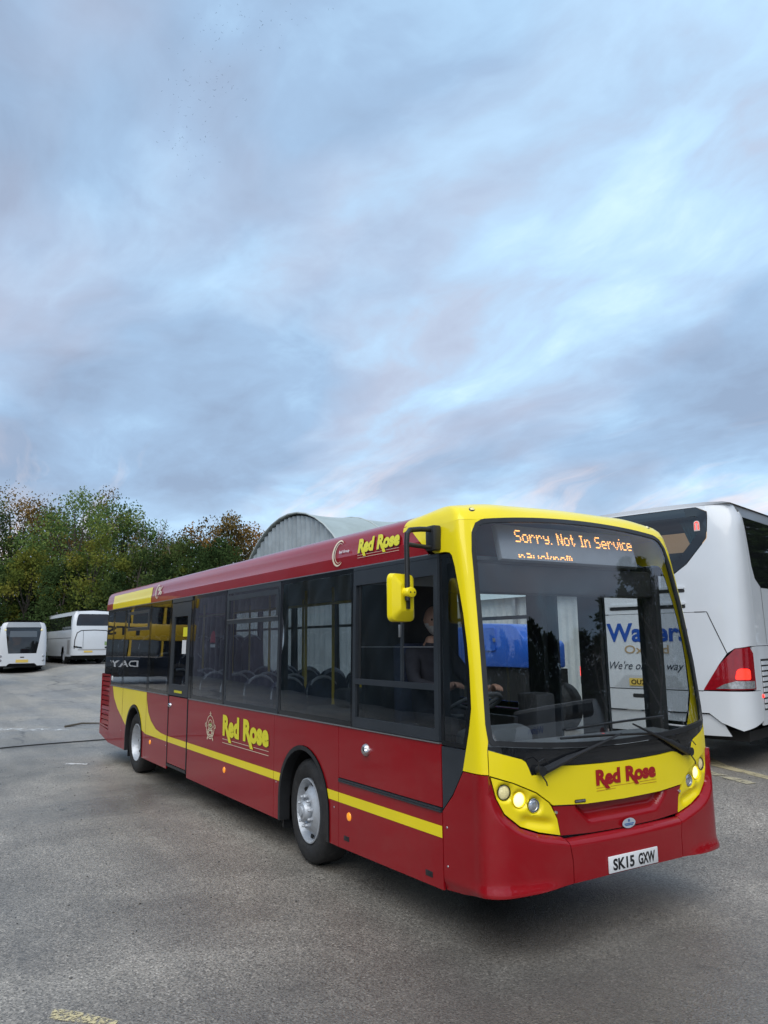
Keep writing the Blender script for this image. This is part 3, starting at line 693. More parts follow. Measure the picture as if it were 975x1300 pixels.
    MB().box((-10.86, -1.222, 1.42), (-10.78, -1.212, 1.50), bev=.004).build('fuel_notice', PLATE_W, bus)
    V, F = quads2d([[(-5.62, 2.08), (-5.42, 2.08), (-5.44, 2.20), (-5.50, 2.24), (-5.60, 2.18)]]); wrap2d('window_sticker', V, F, o, pbr('sticker_red', (.55, .03, .05), .5), bus, -.012)
    V, F = quads2d([rect(-5.60, -5.42, 2.02, 2.06)]); wrap2d('window_sticker', V, F, o, PLATE_W, bus, -.012)
    # nearside: two-leaf entrance door, then bays
    n = near_side
    for a, b in ((.66, 1.20), (1.27, 1.84)):
        d = rect(a, b, .34, 2.66); i = rect(a + .06, b - .06, .52, 2.56); lf = ring('entrance_door', d, i, n, FRAME, bus, .03, .004)
        panel('door_pane', inset(i, -.012), n, NGLASS, lf, .006, 1, .5, off=-.01)
    bar(n, .59, .655, .34, ZT, FRAME); bar(n, 1.21, 1.262, .34, 2.66, BLK, .0); bar(n, 1.85, 2.12, .34, ZT, FRAME); bar(n, .655, 1.85, 2.665, ZT, FRAME)
    for a, b in ((2.13, 3.60), (3.61, 5.09), (5.10, 6.58), (6.59, 8.07), (8.08, 9.56), (9.57, 10.92)):
        bay(n, a, b, ZB, ZT, NGLASS, edge=.06)
        bar(n, a + .05, b - .05, 2.30, 2.34)
    bay(n, 10.93, 11.45, 1.535, ZT, edge=.05)

def build_bus_rear_and_inside():
    # rounded rear corners and rear wall (extruded plan)
    path = [(-11.46, -1.215), (-11.53, -1.185), (-11.575, -1.12), (-11.60, -1.0), (-11.615, -.6), (-11.62, 0)]
    path = path + [(x, -y) for x, y in reversed(path[:-1])]
    def wall(name, z0, z1, mat, k0=0.0):
        V = [(x - k0, y * BS.hw(z) / 1.22, z) for z in (z0, z1) for x, y in path]; n = len(path)
        return obj(name, V, [(i + 1, i, n + i, n + i + 1) for i in range(n - 1)], mat, bus, 40)
    wall('rear_skirt', .41, .95, RED, .20); wall('engine_cover', .955, 1.53, RED, .20); MB().add([(x - d, y, 1.531) for d in (.20, 0) for x, y in path], [(i, i + 1, len(path) + i + 1, len(path) + i) for i in range(len(path) - 1)]).build('rear_ledge', RED, bus, 0); wall('rear_window', 1.535, 2.62, GBLK); wall('rear_header', 2.625, 2.935, RED)
    for s in (-1, 1):
        for z, mt in ((.72, 'tail_red'), (.86, 'amber_lens'), (1.0, 'tail_red')):
            MB().lathe([(0, .02), (.04, .015), (.055, 0)], 16, frame_z((-11.805, s * .98, z), (-1, 0, 0))).build('tail_lamp', MATS[mt], bus)
    # underbody, floor, ceiling
    b = MB()
    for x0, x1 in ((-2.25, -.42), (-8.55, -3.43), (-11.45, -9.74)): b.box((x0, -1.12, .36), (x1, 1.12, .50))
    b.box((-9.74, -.55, .36), (-8.55, .55, .9)); b.box((-3.43, -.55, .36), (-2.25, .55, .9)); b.build('underbody', DARK, bus, 0)
    MB().box((-8.5, -1.18, .52), (-3.44, 1.18, .56)).box((-3.44, -.58, .52), (-2.24, .58, .56)).box((-2.24, -1.18, .52), (-.45, 1.18, .56)).build('floor', FLOORM, bus, 0)
    MB().box((-11.5, -1.18, 1.06), (-8.5, 1.18, 1.09)).build('rear_floor', FLOORM, bus, 0)
    MB().box((-11.4, -1.08, 2.70), (-.62, 1.08, 2.73)).build('ceiling', INTG, bus, 0)
    for s in (-1, 1):
        MB().box((-11.40, s * 1.17 - .012, 1.09), (-2.1, s * 1.17 + .012, 1.32)).build('inner_lining', INTD, bus, 0)
        b = MB()
        for x in (-3.435, -5.035, -6.33, -7.30, -8.435, -10.055) if s < 0 else (-3.605, -5.095, -6.585, -8.075, -9.565):
            b = MB().box((x - .05, s * 1.155 - .02, 1.3), (x + .05, s * 1.155 + .02, 2.72)); b.build('window_pillar', INTD, bus, 0)
    for s, x0, x1 in ((-1, -.70, -.60), (1, -.60, -.46)): MB().box((x0, s * 1.14 - .03, .56), (x1, s * 1.14 + .03, 2.70)).build('front_pillar', INTD, bus, 0)
    MB().box((-2.13, 1.09, .56), (-1.89, 1.15, 2.72)).build('door_pillar', INTD, bus, 0)
    MB().box((-1.36, 1.06, .56), (-1.08, 1.10, 2.60)).build('door_screen', INTD, bus, 0)
    # header box and destination display
    hd = MB().box((-.66, -1.08, 2.43), (-.47, 1.08, 2.66), bev=.02).build('header_box', INTD, bus)
    disp = MB(); lean = Matrix.Translation((-.44, .06, 2.83)) @ Matrix.Rotation(math.radians(-13), 4, 'Y')
    disp.box((-.06, -.78, -.145), (0, .78, .145), bev=.008, mat=lean); dp = disp.build('destination_display', DISPM, bus)
    pitch = .0128; V = []; F = []
    def dots(s, x, row0, rows, y):
        for ch in s:
            g = FONT57.get(ch, ['00000'] * 7); w = max(len(r) for r in g)
            for j, row in enumerate(g[:rows]):
                for i, c in enumerate(row):
                    if c == '1':
                        cy = x + i * pitch; cz = y - j * pitch * 1.18; h = pitch * .40; k = len(V)
                        V.extend([lean @ Vector((.002, cy + a * h * 1.1, cz + b2 * h * .9)) for a, b2 in ((-1, -1), (1, -1), (1, 1), (-1, 1))]); F.append((k, k + 1, k + 2, k + 3))
            x += (w + 1) * pitch
        return x
    dots('Sorry. Not In Service', -.60, 0, 7, .100); dots('ravekrom', -.60, 0, 4, -.075)
    obj('led_text', V, F, LED, dp, 0)
    # dashboard with a slotted demister strip
    dash = MB(); us = [x * .1 for x in range(-11, 12)]
    for k in range(len(us) - 1):
        q = []
        for u in (us[k], us[k + 1]):
            p = BS(u, 1.30); q.append((p.x - .03, p.y * .985, 1.272)); q.append((-.55, p.y * .985, 1.300)); q.append((-.62, p.y * .985, 1.20)); q.append((-.62, p.y * .985, .9))
        dash.add(q, [(0, 4, 5, 1), (1, 5, 6, 2), (2, 6, 7, 3)])
    dsh = dash.build('dashboard', DASHM, bus, 30)
    for k in range(15):
        u = -.98 + k * .14
        if abs(u) > .99: continue
        p = BS(u, 1.30); zz = 1.272 + .028 * (.15 / .5) + .006
        MB().box((p.x - .21, u * .985 - .066, zz - .004), (p.x - .13, u * .985 + .066, zz + .002)).build('demister_strip', INTG, dsh, 0)
        MB().box((p.x - .188, u * .985 - .042, zz + .0025), (p.x - .155, u * .985 + .042, zz + .005)).build('demister_slot', BLK, dsh, 0)
    pp = MB().box((-.20, .10, 1.288), (-.12, .32, 1.290)); pp.build('paper_slip', PLATE_W, bus, 0)
    # cab: binnacle, steering wheel, ticket machine, partition, seat
    bn = MB().box((-.80, -.96, 1.18), (-.56, -.30, 1.41), bev=.085).build('instrument_binnacle', DASHM, bus)
    ax = Vector((-.45, 0, .89)).normalized(); ctr = Vector((-.93, -.62, 1.55)); m = frame_z(ctr, ax)
    sw = MB().lathe([(.225 + .016 * math.cos(t), .016 * math.sin(t)) for t in [2 * PI * i / 8 for i in range(8)]], 36, m, closed=True)
    sw.lathe([(0, -.02), (.055, -.03), (.06, -.06), (0, -.07)], 16, m)
    for a in (0, 2 * PI / 3, 4 * PI / 3): sw.tube([m @ Vector((.05 * math.cos(a), .05 * math.sin(a), -.04)), m @ Vector((.222 * math.cos(a), .222 * math.sin(a), 0))], .013, 6)
    sw.tube([m @ Vector((0, 0, -.05)), m @ Vector((0, 0, -.35))], .045, 10); sw.build('steering_wheel', pbr('steering_grey', (.09, .095, .10), .5), bus)
    MB().box((-1.05, -.06, 1.20), (-.80, .16, 1.62), bev=.03).build('ticket_machine', INTD, bus)
    MB().box((-1.92, -1.10, .56), (-1.86, -.05, 2.58)).build('cab_partition', INTD, bus, 0)
    MB().box((-1.86, -.10, .56), (-1.05, -.05, 1.42)).build('cab_door', INTD, bus, 0)
    MB().box((-1.86, -1.12, .56), (-.62, -.08, .95)).build('cab_floor', INTD, bus, 0)
    st = MB().box((-1.66, -.88, 1.22), (-1.18, -.40, 1.36), bev=.04); st.box((-1.80, -.86, 1.30), (-1.66, -.42, 2.05), bev=.05); st.box((-1.55, -.78, .94), (-1.30, -.5, 1.24)); st.build('driver_seat', SEATM, bus)
    # passenger seats in pairs and yellow poles
    def seat(x, y, z0, mat=SEATM):
        b = MB()
        for dy in (-.215, .215):
            b.box((x + .02, y + dy - .205, z0 + .40), (x + .44, y + dy + .205, z0 + .48), bev=.03)
            pts = []
            prof = rc([(-.205, 0), (.205, 0), (.205, .66, .16), (-.205, .66, .16)], 6); n = len(prof)
            V = [(x + .05 - h * .16 - d, y + dy + a, z0 + .44 + h) for d in (0, .07) for a, h in prof]
            b.add(V, [tuple(range(n)), tuple(range(2 * n - 1, n - 1, -1))] + [(i, n + i, n + (i + 1) % n, (i + 1) % n) for i in range(n)])
        b.box((x, y - .30, z0), (x + .30, y + .30, z0 + .40))
        s = b.build('passenger_seat', mat, bus)
        r = MB()
        for dy in (-.215, .215):
            r.tube([(x - .06 - .0, y + dy + .205 * math.cos(t), z0 + .90 + .225 * math.sin(t)) for t in [PI * i / 10 for i in range(11)]], .017, 6)
        r.build('grab_rail', RAILG, s)
    for k in range(7): seat(-3.75 - k * .78, -.71, .56 if k < 6 else .80)
    for k in range(3): seat(-9.30 - k * .74, -.71, 1.09)
    for k in range(5): seat(-4.55 - k * .80, .71, .56)
    for k in range(3): seat(-9.30 - k * .74, .71, 1.09)
    for x, y in ((-2.45, -.42), (-2.95, -.50), (-3.75, -.40), (-4.45, -.40), (-5.55, -.40), (-6.9, -.40), (-2.6, .45), (-4.4, .42), (-6.2, .42), (-8.2, .4), (-8.2, -.4)):
        MB().tube([(x, y, .56), (x, y, 2.70)], .018, 8).build('grab_pole', POLEY, bus)
    MB().tube([(-8.3, -.55, 2.50), (-2.5, -.55, 2.50)], .016, 8).build('ceiling_rail', POLEY, bus)
    MB().box((-3.05, -1.10, 1.1), (-2.0, -.55, 1.44), bev=.04).build('luggage_pen', INTD, bus)
    MB().box((-2.75, -.95, 1.44), (-2.25, -.62, 1.62), bev=.05, mat=None).build('luggage_box', INTD, bus)

def build_wheels():
    def wheel(x, s, steer, dish):
        m = frame_z((x, s * (1.17), .477), (-math.sin(steer) * s * -1, s * math.cos(steer), 0), (1, 0, 0))
        # tyre: outer face at local z=0, body behind
        ty = [(.300, -.02), (.330, .004), (.400, .010), (.452, -.004), (.470, -.028), (.477, -.06), (.477, -.22), (.468, -.255), (.440, -.275), (.33, -.27), (.29, -.25)]
        rim = MB().lathe([(.300, -.035), (.296, -.004), (.286, -.001), (.278, -.020), (.262, -.055), (.252, -.10 if dish else -.075)] + ([(.20, -.135), (.15, -.15), (.13, -.15), (0, -.15)] if dish else [(.225, -.058), (.165, -.006), (.150, .004), (.125, .004), (.10, -.02), (.0, -.02)]), 40, m)
        rm = rim.build('wheel', SILV, bus, 40)
        MB().lathe(ty, 48, m).build('tyre', RUB, rm, 40)
        hz = -.15 if dish else -.02
        hub = MB().lathe([(.095, hz), (.092, hz + .05), (.075, hz + .075), (.045, hz + .08), (.045, hz + .095), (0, hz + .098)], 24, m).build('hub', SILV, rm)
        for k in range(10):
            t = 2 * PI * k / 10 + .2; r = .1675 - (.03 if not dish else 0)
            h0 = .002 if not dish else -.148
            q = m @ Matrix.Translation((r * math.cos(t), r * math.sin(t), h0))
            MB().lathe([(.020, 0), (.020, .012), (.015, .014), (.015, .036), (.010, .045), (0, .046)], 8, q).build('wheel_nut', SILV, rm)
        for k in range(8):
            t = 2 * PI * k / 8; r = .232 if not dish else .225
            q = m @ Matrix.Translation((r * math.cos(t), r * math.sin(t), (-.052 if not dish else -.115))) @ Matrix.Rotation(t, 4, 'Z') @ Matrix.Rotation(math.radians(-28), 4, 'Y')
            MB().lathe([(0, .006), (.022, .006), (.024, -.01)], 12, q).build('hand_hole', DARK, rm)
    wheel(-2.84, -1, math.radians(5), False); wheel(-2.84, 1, math.radians(-5), False)
    wheel(-9.15, -1, 0, True); wheel(-9.15, 1, 0, True)
    MB().box((-9.72, -1.16, .19), (-9.70, -.88, .50)).build('mud_flap', BLK, bus, 0)
    MB().box((-3.42, -1.16, .22), (-3.40, -.88, .50)).build('mud_flap', BLK, bus, 0)

def build_mirror():
    b = MB().box((-.665, -1.265, 2.745), (-.555, -1.19, 2.935), bev=.012); br = b.build('mirror_bracket', BLK, bus)
    y0 = -1.50; x0 = -.570
    b = MB()
    b.tube([(-.60, -1.24, 2.905), (-.60, -1.36, 2.90), (-.585, -1.46, 2.885), (x0, -1.495, 2.85), (x0, y0, 2.79), (x0, y0, 2.60), (x0, y0, 2.36)], .020, 10)
    b.tube([(-.60, -1.24, 2.765), (-.585, -1.40, 2.77), (x0, y0, 2.775)], .017, 8)
    b.build('mirror_arm', BLK, br)
    # pillow-shaped head: rounded box, back swelling towards the front
    R = rc([(-.118, -.175), (.118, -.175), (.118, .175), (-.118, .175)]); prof = rc([(-.125, -.178, .05), (.125, -.178, .05), (.125, .178, .05), (-.125, .178, .05)], 5); n = len(prof)
    V = []; rings = [(0.0, .97), (.008, 1.0), (.040, .985), (.050, .965), (.088, .60), (.092, .55)]
    A = Matrix.Translation((x0 - .085, y0, 2.385)) @ Matrix.Rotation(math.radians(14), 4, 'Z')
    for d, k in rings:
        for a, h in prof: V.append(A @ Vector((d - .03, a * k, h * k)))
    F = [(i * n + k, i * n + (k + 1) % n, (i + 1) * n + (k + 1) % n, (i + 1) * n + k) for i in range(len(rings) - 1) for k in range(n)]
    F += [tuple(range(n))[::-1], tuple((len(rings) - 1) * n + k for k in range(n))]
    hd = obj('mirror_head', V, F, YEL, br, 28)
    MB().add([A @ Vector((-.032, a * .93, h * .95)) for a, h in prof], [tuple(range(n))[::-1]]).build('mirror_glass', MIRG, hd, 0)
    m = A @ frame_z((.082, 0, .035), (1, 0, 0), (0, 1, 0))
    MB().lathe([(.048, -.03), (.048, .012), (.040, .028), (.02, .033), (0, .034)], 20, m @ Matrix.Diagonal((1.15, .9, 1, 1))).build('mirror_clamp', YEL, hd)
    for dy in (-.022, .022): MB().lathe([(0, .036), (.006, .036), (.006, .02)], 8, m @ Matrix.Translation((dy, 0, 0))).build('clamp_screw', BLK, hd)
    MB().box((.05, -.014, -.085), (.078, .014, .03), mat=A).build('clamp_bar', BLK, hd, 0)

FONT57 = {'S': ['01111', '10000', '10000', '01110', '00001', '00001', '11110'], 'o': ['00000', '00000', '01110', '10001', '10001', '10001', '01110'], 'r': ['00000', '00000', '10110', '11001', '10000', '10000', '10000'],
          'y': ['00000', '00000', '10001', '10001', '01111', '00001', '01110'], '.': ['0', '0', '0', '0', '0', '0', '1'], ' ': ['000'] * 7, 'N': ['10001', '11001', '11001', '10101', '10011', '10011', '10001'],
          't': ['0100', '0100', '1110', '0100', '0100', '0101', '0010'], 'I': ['111', '010', '010', '010', '010', '010', '111'], 'n': ['00000', '00000', '10110', '11001', '10001', '10001', '10001'],
          'e': ['00000', '00000', '01110', '10001', '11111', '10000', '01110'], 'v': ['00000', '00000', '10001', '10001', '10001', '01010', '00100'], 'i': ['1', '0', '1', '1', '1', '1', '1'],
          'c': ['0000', '0000', '0111', '1000', '1000', '1000', '0111'], 'a': ['00000', '01110', '00001', '01111', '10001', '10001', '01111'], 'k': ['1000', '1000', '1001', '1010', '1100', '1010', '1001'],
          'm': ['00000', '11010', '10101', '10101', '10101', '10101', '10101']}
LED = pbr('led_amber', (.9, .4, .1), .4, emit=(1.0, .42, .10), estr=1.5)
DISPM = pbr('display_panel', (.34, .38, .43), .35, var=.06)  # pale grey-blue base colour stands in for sky reflected on the panel
DASHM = pbr('dashboard_grey', (.115, .128, .14), .55, var=.1)
pbr('tail_red', (.45, .008, .012), .15, coat=.5)
build_bus_front(); build_bus_sides(); build_bus_glazing(); build_bus_rear_and_inside(); build_wheels(); build_mirror()
# ------------------------------------------------------------------ ground
def gz(x, y):
    return .36 * smooth01(1.6, 4.2, y) * smooth01(6.0, 1.0, x) + .55 * smooth01(-13, -40, x) * smooth01(60, 20, y)
def build_ground():
    def axis(lo, hi, c0, c1, fine):
        a = []; x = c0
        while x <= c1: a.append(x); x += fine
        st = fine; x = c1
        while x < hi: st *= 1.35; x += st; a.append(x)
        st = fine; x = c0
        while x > lo: st *= 1.35; x -= st; a.insert(0, x)
        return a
    xs = axis(-900, 900, -50, 8, .8); ys = axis(-900, 900, -8, 14, .5)
    V = [(x, y, gz(x, y)) for y in ys for x in xs]; n = len(xs)
    F = [(j * n + i, j * n + i + 1, (j + 1) * n + i + 1, (j + 1) * n + i) for j in range(len(ys) - 1) for i in range(n - 1)]
    m, t = new_mat('worn_tarmac')
    co = t.n('ShaderNodeTexCoord').outputs['Object']
    big = t.noise(co, .16, 5, .6, .6); mid = t.noise(co, .9, 6, .62, .3); grain = t.noise(co, 55, 3, .7); grit = t.n('ShaderNodeTexVoronoi', i={'Vector': co, 'Scale': 75.0}).outputs['Distance']
    gritb = t.n('ShaderNodeTexVoronoi', i={'Vector': co, 'Scale': 85.0}).outputs['Color']
    base = t.mix(t.ramp(mid, [(.32, 0), (.68, 1)]), (.240, .214, .182), (.385, .350, .300))
    base = t.mix(t.math('MULTIPLY', t.ramp(big, [(.38, 0), (.66, 1)]), .75), base, (.135, .124, .110))
    # dusty, paler and browner yard behind the bus
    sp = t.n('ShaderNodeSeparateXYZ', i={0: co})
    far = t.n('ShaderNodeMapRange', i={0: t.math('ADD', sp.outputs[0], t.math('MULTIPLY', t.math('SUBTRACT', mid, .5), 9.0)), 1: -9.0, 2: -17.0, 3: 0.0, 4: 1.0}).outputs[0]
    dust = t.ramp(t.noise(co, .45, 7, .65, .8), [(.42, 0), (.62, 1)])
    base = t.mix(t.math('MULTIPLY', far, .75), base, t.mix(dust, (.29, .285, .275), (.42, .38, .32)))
    stones = t.ramp(t.n('ShaderNodeSeparateXYZ', i={0: gritb}).outputs[0], [(.0, .38), (.35, .80), (.80, 1.12), (.93, 1.35), (1.0, 1.8)])
    base = t.mix(1.0, base, stones, 'MULTIPLY')
    wet = t.ramp(t.noise(co, .33, 4, .55, .5, ), [(.46, 0), (.60, 1)])
    wet = t.math('MULTIPLY', wet, t.math('SUBTRACT', 1.0, far, clamp=True))
    base = t.mix(t.math('MULTIPLY', wet, .50), base, (.095, .088, .080))
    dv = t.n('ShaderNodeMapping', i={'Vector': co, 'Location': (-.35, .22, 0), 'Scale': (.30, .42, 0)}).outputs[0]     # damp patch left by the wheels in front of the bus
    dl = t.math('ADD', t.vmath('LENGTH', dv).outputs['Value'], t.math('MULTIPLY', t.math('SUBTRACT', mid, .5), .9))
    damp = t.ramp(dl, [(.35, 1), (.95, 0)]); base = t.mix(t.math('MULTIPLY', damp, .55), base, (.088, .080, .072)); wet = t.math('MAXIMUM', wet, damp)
    # tyre tracks worn along the way the bus came, and oil drips
    tv = t.n('ShaderNodeMapping', i={'Vector': co, 'Scale': (.10, .9, 1), 'Rotation': (0, 0, math.radians(-9))}).outputs[0]
    trk = t.ramp(t.noise(tv, 1.6, 4, .5, .2), [(.50, 0), (.62, 1)])
    base = t.mix(t.math('MULTIPLY', trk, .28), base, (.11, .104, .098))
    oil = t.ramp(t.noise(co, 2.1, 3, .5, .2), [(.70, 0), (.76, 1)]); base = t.mix(t.math('MULTIPLY', oil, .5), base, (.05, .048, .046))
    crv = t.n('ShaderNodeTexVoronoi', feature='DISTANCE_TO_EDGE', i={'Vector': t.vmath('MULTIPLY_ADD', t.n('ShaderNodeTexNoise', i={'Vector': co, 'Scale': 1.4}).outputs['Color'], (.9, .9, 0)).outputs[0], 'Scale': .32})
    t.link(co, [n for n in t.t.nodes if n.bl_idname == 'ShaderNodeVectorMath'][-1].inputs[2])
    crk = t.math('MULTIPLY', t.ramp(crv.outputs[0], [(.0, 1), (.012, 0)]), t.math('MULTIPLY', t.math('MULTIPLY', t.ramp(big, [(.44, 0), (.52, 1)]), far), .7)); base = t.mix(crk, base, (.03, .03, .03))
    rough = t.math('SUBTRACT', t.math('MULTIPLY_ADD', grain, .24, .30), t.math('MULTIPLY', wet, .18))
    h = t.math('ADD', t.math('MULTIPLY', grit, -.9), t.math('MULTIPLY', grain, .5))
    bp = t.n('ShaderNodeBump', i={'Strength': .40, 'Distance': .010, 'Height': h})
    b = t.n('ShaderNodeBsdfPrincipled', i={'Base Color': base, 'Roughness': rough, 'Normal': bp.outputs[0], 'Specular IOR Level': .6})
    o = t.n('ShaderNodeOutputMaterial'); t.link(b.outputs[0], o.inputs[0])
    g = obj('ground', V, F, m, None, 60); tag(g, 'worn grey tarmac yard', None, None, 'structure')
    # worn paint, cut up by wear
    def paint(name, col, outline, label, lift=.005, gu=.25, w0=.45, w1=.56, sc_=9.0):
        mm, t = new_mat(name)
        co = t.n('ShaderNodeTexCoord').outputs['Object']
        b = t.n('ShaderNodeBsdfPrincipled', i={'Base Color': (*col, 1), 'Roughness': .7})
        tr = t.n('ShaderNodeBsdfTransparent')
        f = t.ramp(t.noise(co, sc_, 8, .72, .5), [(w0, 0), (w1, 1)])
        mx = t.n('ShaderNodeMixShader', i={0: f, 1: tr.outputs[0], 2: b.outputs[0]}); o = t.n('ShaderNodeOutputMaterial'); t.link(mx.outputs[0], o.inputs[0])
        p = panel('painted_line', outline, lambda u, z: Vector((u, z, gz(u, z) + lift)), mm, None, 0, gu, gu); return tag(p, label, 'painted line')
    paint('paint_cream', (.62, .53, .30), [(-1.02, -3.70), (-.92, -3.60), (-.66, -3.42), (-.60, -3.46), (-.76, -3.60), (-.90, -3.74)], 'short worn cream paint mark on open tarmac beside the red side', w0=.46, w1=.54, sc_=38)
    paint('paint_dull_yellow', (.42, .36, .22), [(-5.2, 6.9), (-2.7, 4.86), (-1.5, 4.42), (.8, 3.58), (.8, 3.74), (-1.5, 4.58), (-2.6, 5.04), (-5.1, 7.1)], 'worn dull yellow line on the tarmac, nearer to the big coach', w0=.36, w1=.5, sc_=6)
    paint('paint_dull_yellow2', (.42, .37, .25), [(-2.9, 4.45), (-1.65, 4.02), (-1.60, 4.16), (-2.85, 4.60)], 'short worn yellow line on the tarmac, nearer to the red bus', w0=.38, w1=.5, sc_=6)
    paint('paint_white', (.62, .63, .62), [(-17.9, -2.4), (-16.6, -.9), (-16.2, -.8), (-17.3, -2.6)], 'scuffed white paint streak on the dusty yard behind the bus', w0=.46, w1=.6, sc_=5)
    paint('paint_white2', (.62, .63, .62), [(-10.9, -1.9), (-10.6, -1.62), (-10.45, -1.66), (-10.75, -1.98)], 'small white paint scrap on tarmac by the rear wheel', w0=.40, w1=.5, sc_=8)
    # loose hose across the yard
    pts = []
    for i in range(30):
        s = i / 29; x = -13.1 - 1.2 * s - .25 * math.sin(s * 5); y = -4.2 + 5.2 * s; pts.append((x, y, gz(x, y) + .022))
    tag(MB().tube(pts, .013, 6).build('hose', RUB), 'thin black hose lying across the yard behind the bus', 'hose')
    b = MB()
    for i in range(5): pass
    twig = MB().tube([(-17.0, -.9, gz(-17, -.9) + .02), (-17.25, -.45, gz(-17.2, -.5) + .05), (-17.2, .2, gz(-17.2, .2) + .02)], [.03, .025, .012], 5)
    tag(twig.build('broken_branch', pbr('twig', (.10, .085, .065), .9)), 'bit of broken branch on the dusty yard', 'branch')
    # loose grit: real stones, too many and too small to pick apart
    random.seed(4); b = MB()
    for i in range(1300):
        x = random.uniform(-12, 3.2); y = random.uniform(-4.6, 4.5)
        if -11.6 < x < .3 and abs(y) < 1.3: continue
        s = random.uniform(.004, .011) * (1.5 if random.random() < .06 else 1); z = gz(x, y)
        rr = [random.uniform(.6, 1.1) * s for _ in range(6)]
        b.add([(x + rr[0], y, z + s * .3), (x, y + rr[1], z + s * .3), (x - rr[2], y, z + s * .3), (x, y - rr[3], z + s * .3), (x, y, z + rr[4]), (x, y, z - .004)], [(0, 1, 4), (1, 2, 4), (2, 3, 4), (3, 0, 4), (1, 0, 5), (2, 1, 5), (3, 2, 5), (0, 3, 5)])
    tag(b.build('loose_grit', pbr('grit', (.09, .09, .088), .85, var=.6, scale=2.0), None, 0), 'loose grit scattered on the tarmac', 'grit', None, 'stuff')
build_ground()

# ------------------------------------------------------------------ the big white coach (local: rear faces +x)
CHZ = [(0, 1.275), (1.2, 1.275), (2.4, 1.268), (3.2, 1.235), (3.42, 1.21), (3.55, 1.15), (3.62, 1.05)]
CPL = [(0, 0), (.3, .006), (.5, .018), (.7, .045), (.8, .075), (.88, .12), (.94, .18), (.975, .26), (.992, .36), (1, .50)]
CRK = [(.3, -.04), (.6, .0), (1.1, .0), (1.5, -.02), (2.2, -.06), (3.0, -.14), (3.4, -.21), (3.62, -.30)]
CS = Surf(CHZ, CPL, CRK, 1.275); LC = CS.L
TEAL = pbr('teal_curtain', (.12, .42, .44), .8, var=.3, scale=25)
TAIL_ON = pbr('tail_lit', (.6, .02, .01), .2, emit=(1, .02, .012), estr=1.5)
TAIL_RED = pbr('tail_dark_red', (.26, .006, .012), .12, coat=.6, var=.15, scale=20)
TAIL_CLR = pbr('tail_clear', (.45, .46, .48), .12, .6, var=.4, scale=30)
WBLUE = pbr('walters_blue', (.015, .075, .36), .4)
WGOLD = pbr('walters_gold', (.42, .30, .16), .4)
WDARK = pbr('walters_script', (.02, .03, .05), .4)
CLINE = pbr('panel_line', (.02, .02, .022), .7)
COACHBLK = pbr('coach_black_glass', (.010, .011, .013), .05, 0, .6)
WARMGLOW = pbr('coach_inside_glow', (.50, .38, .25), .8, emit=(1, .66, .36), estr=.30)  # warm cabin light put into the surface as emission
def line2d(pts, w):
    V = []; F = []
    for i, p in enumerate(pts):
        a = Vector(pts[max(i - 1, 0)]); b = Vector(pts[min(i + 1, len(pts) - 1)]); d = (b - a).normalized(); n = Vector((-d.y, d.x)) * w / 2
        V += [tuple(Vector(p) + n), tuple(Vector(p) - n)]
    for i in range(len(pts) - 1): F.append((2 * i, 2 * i + 1, 2 * i + 3, 2 * i + 2))
    return V, F
def dense(pts, k=6):
    out = []
    for a, b in zip(pts, pts[1:]):
        for i in range(k): out.append(tuple(Vector(a) + (Vector(b) - Vector(a)) * i / k))
    return out + [pts[-1]]
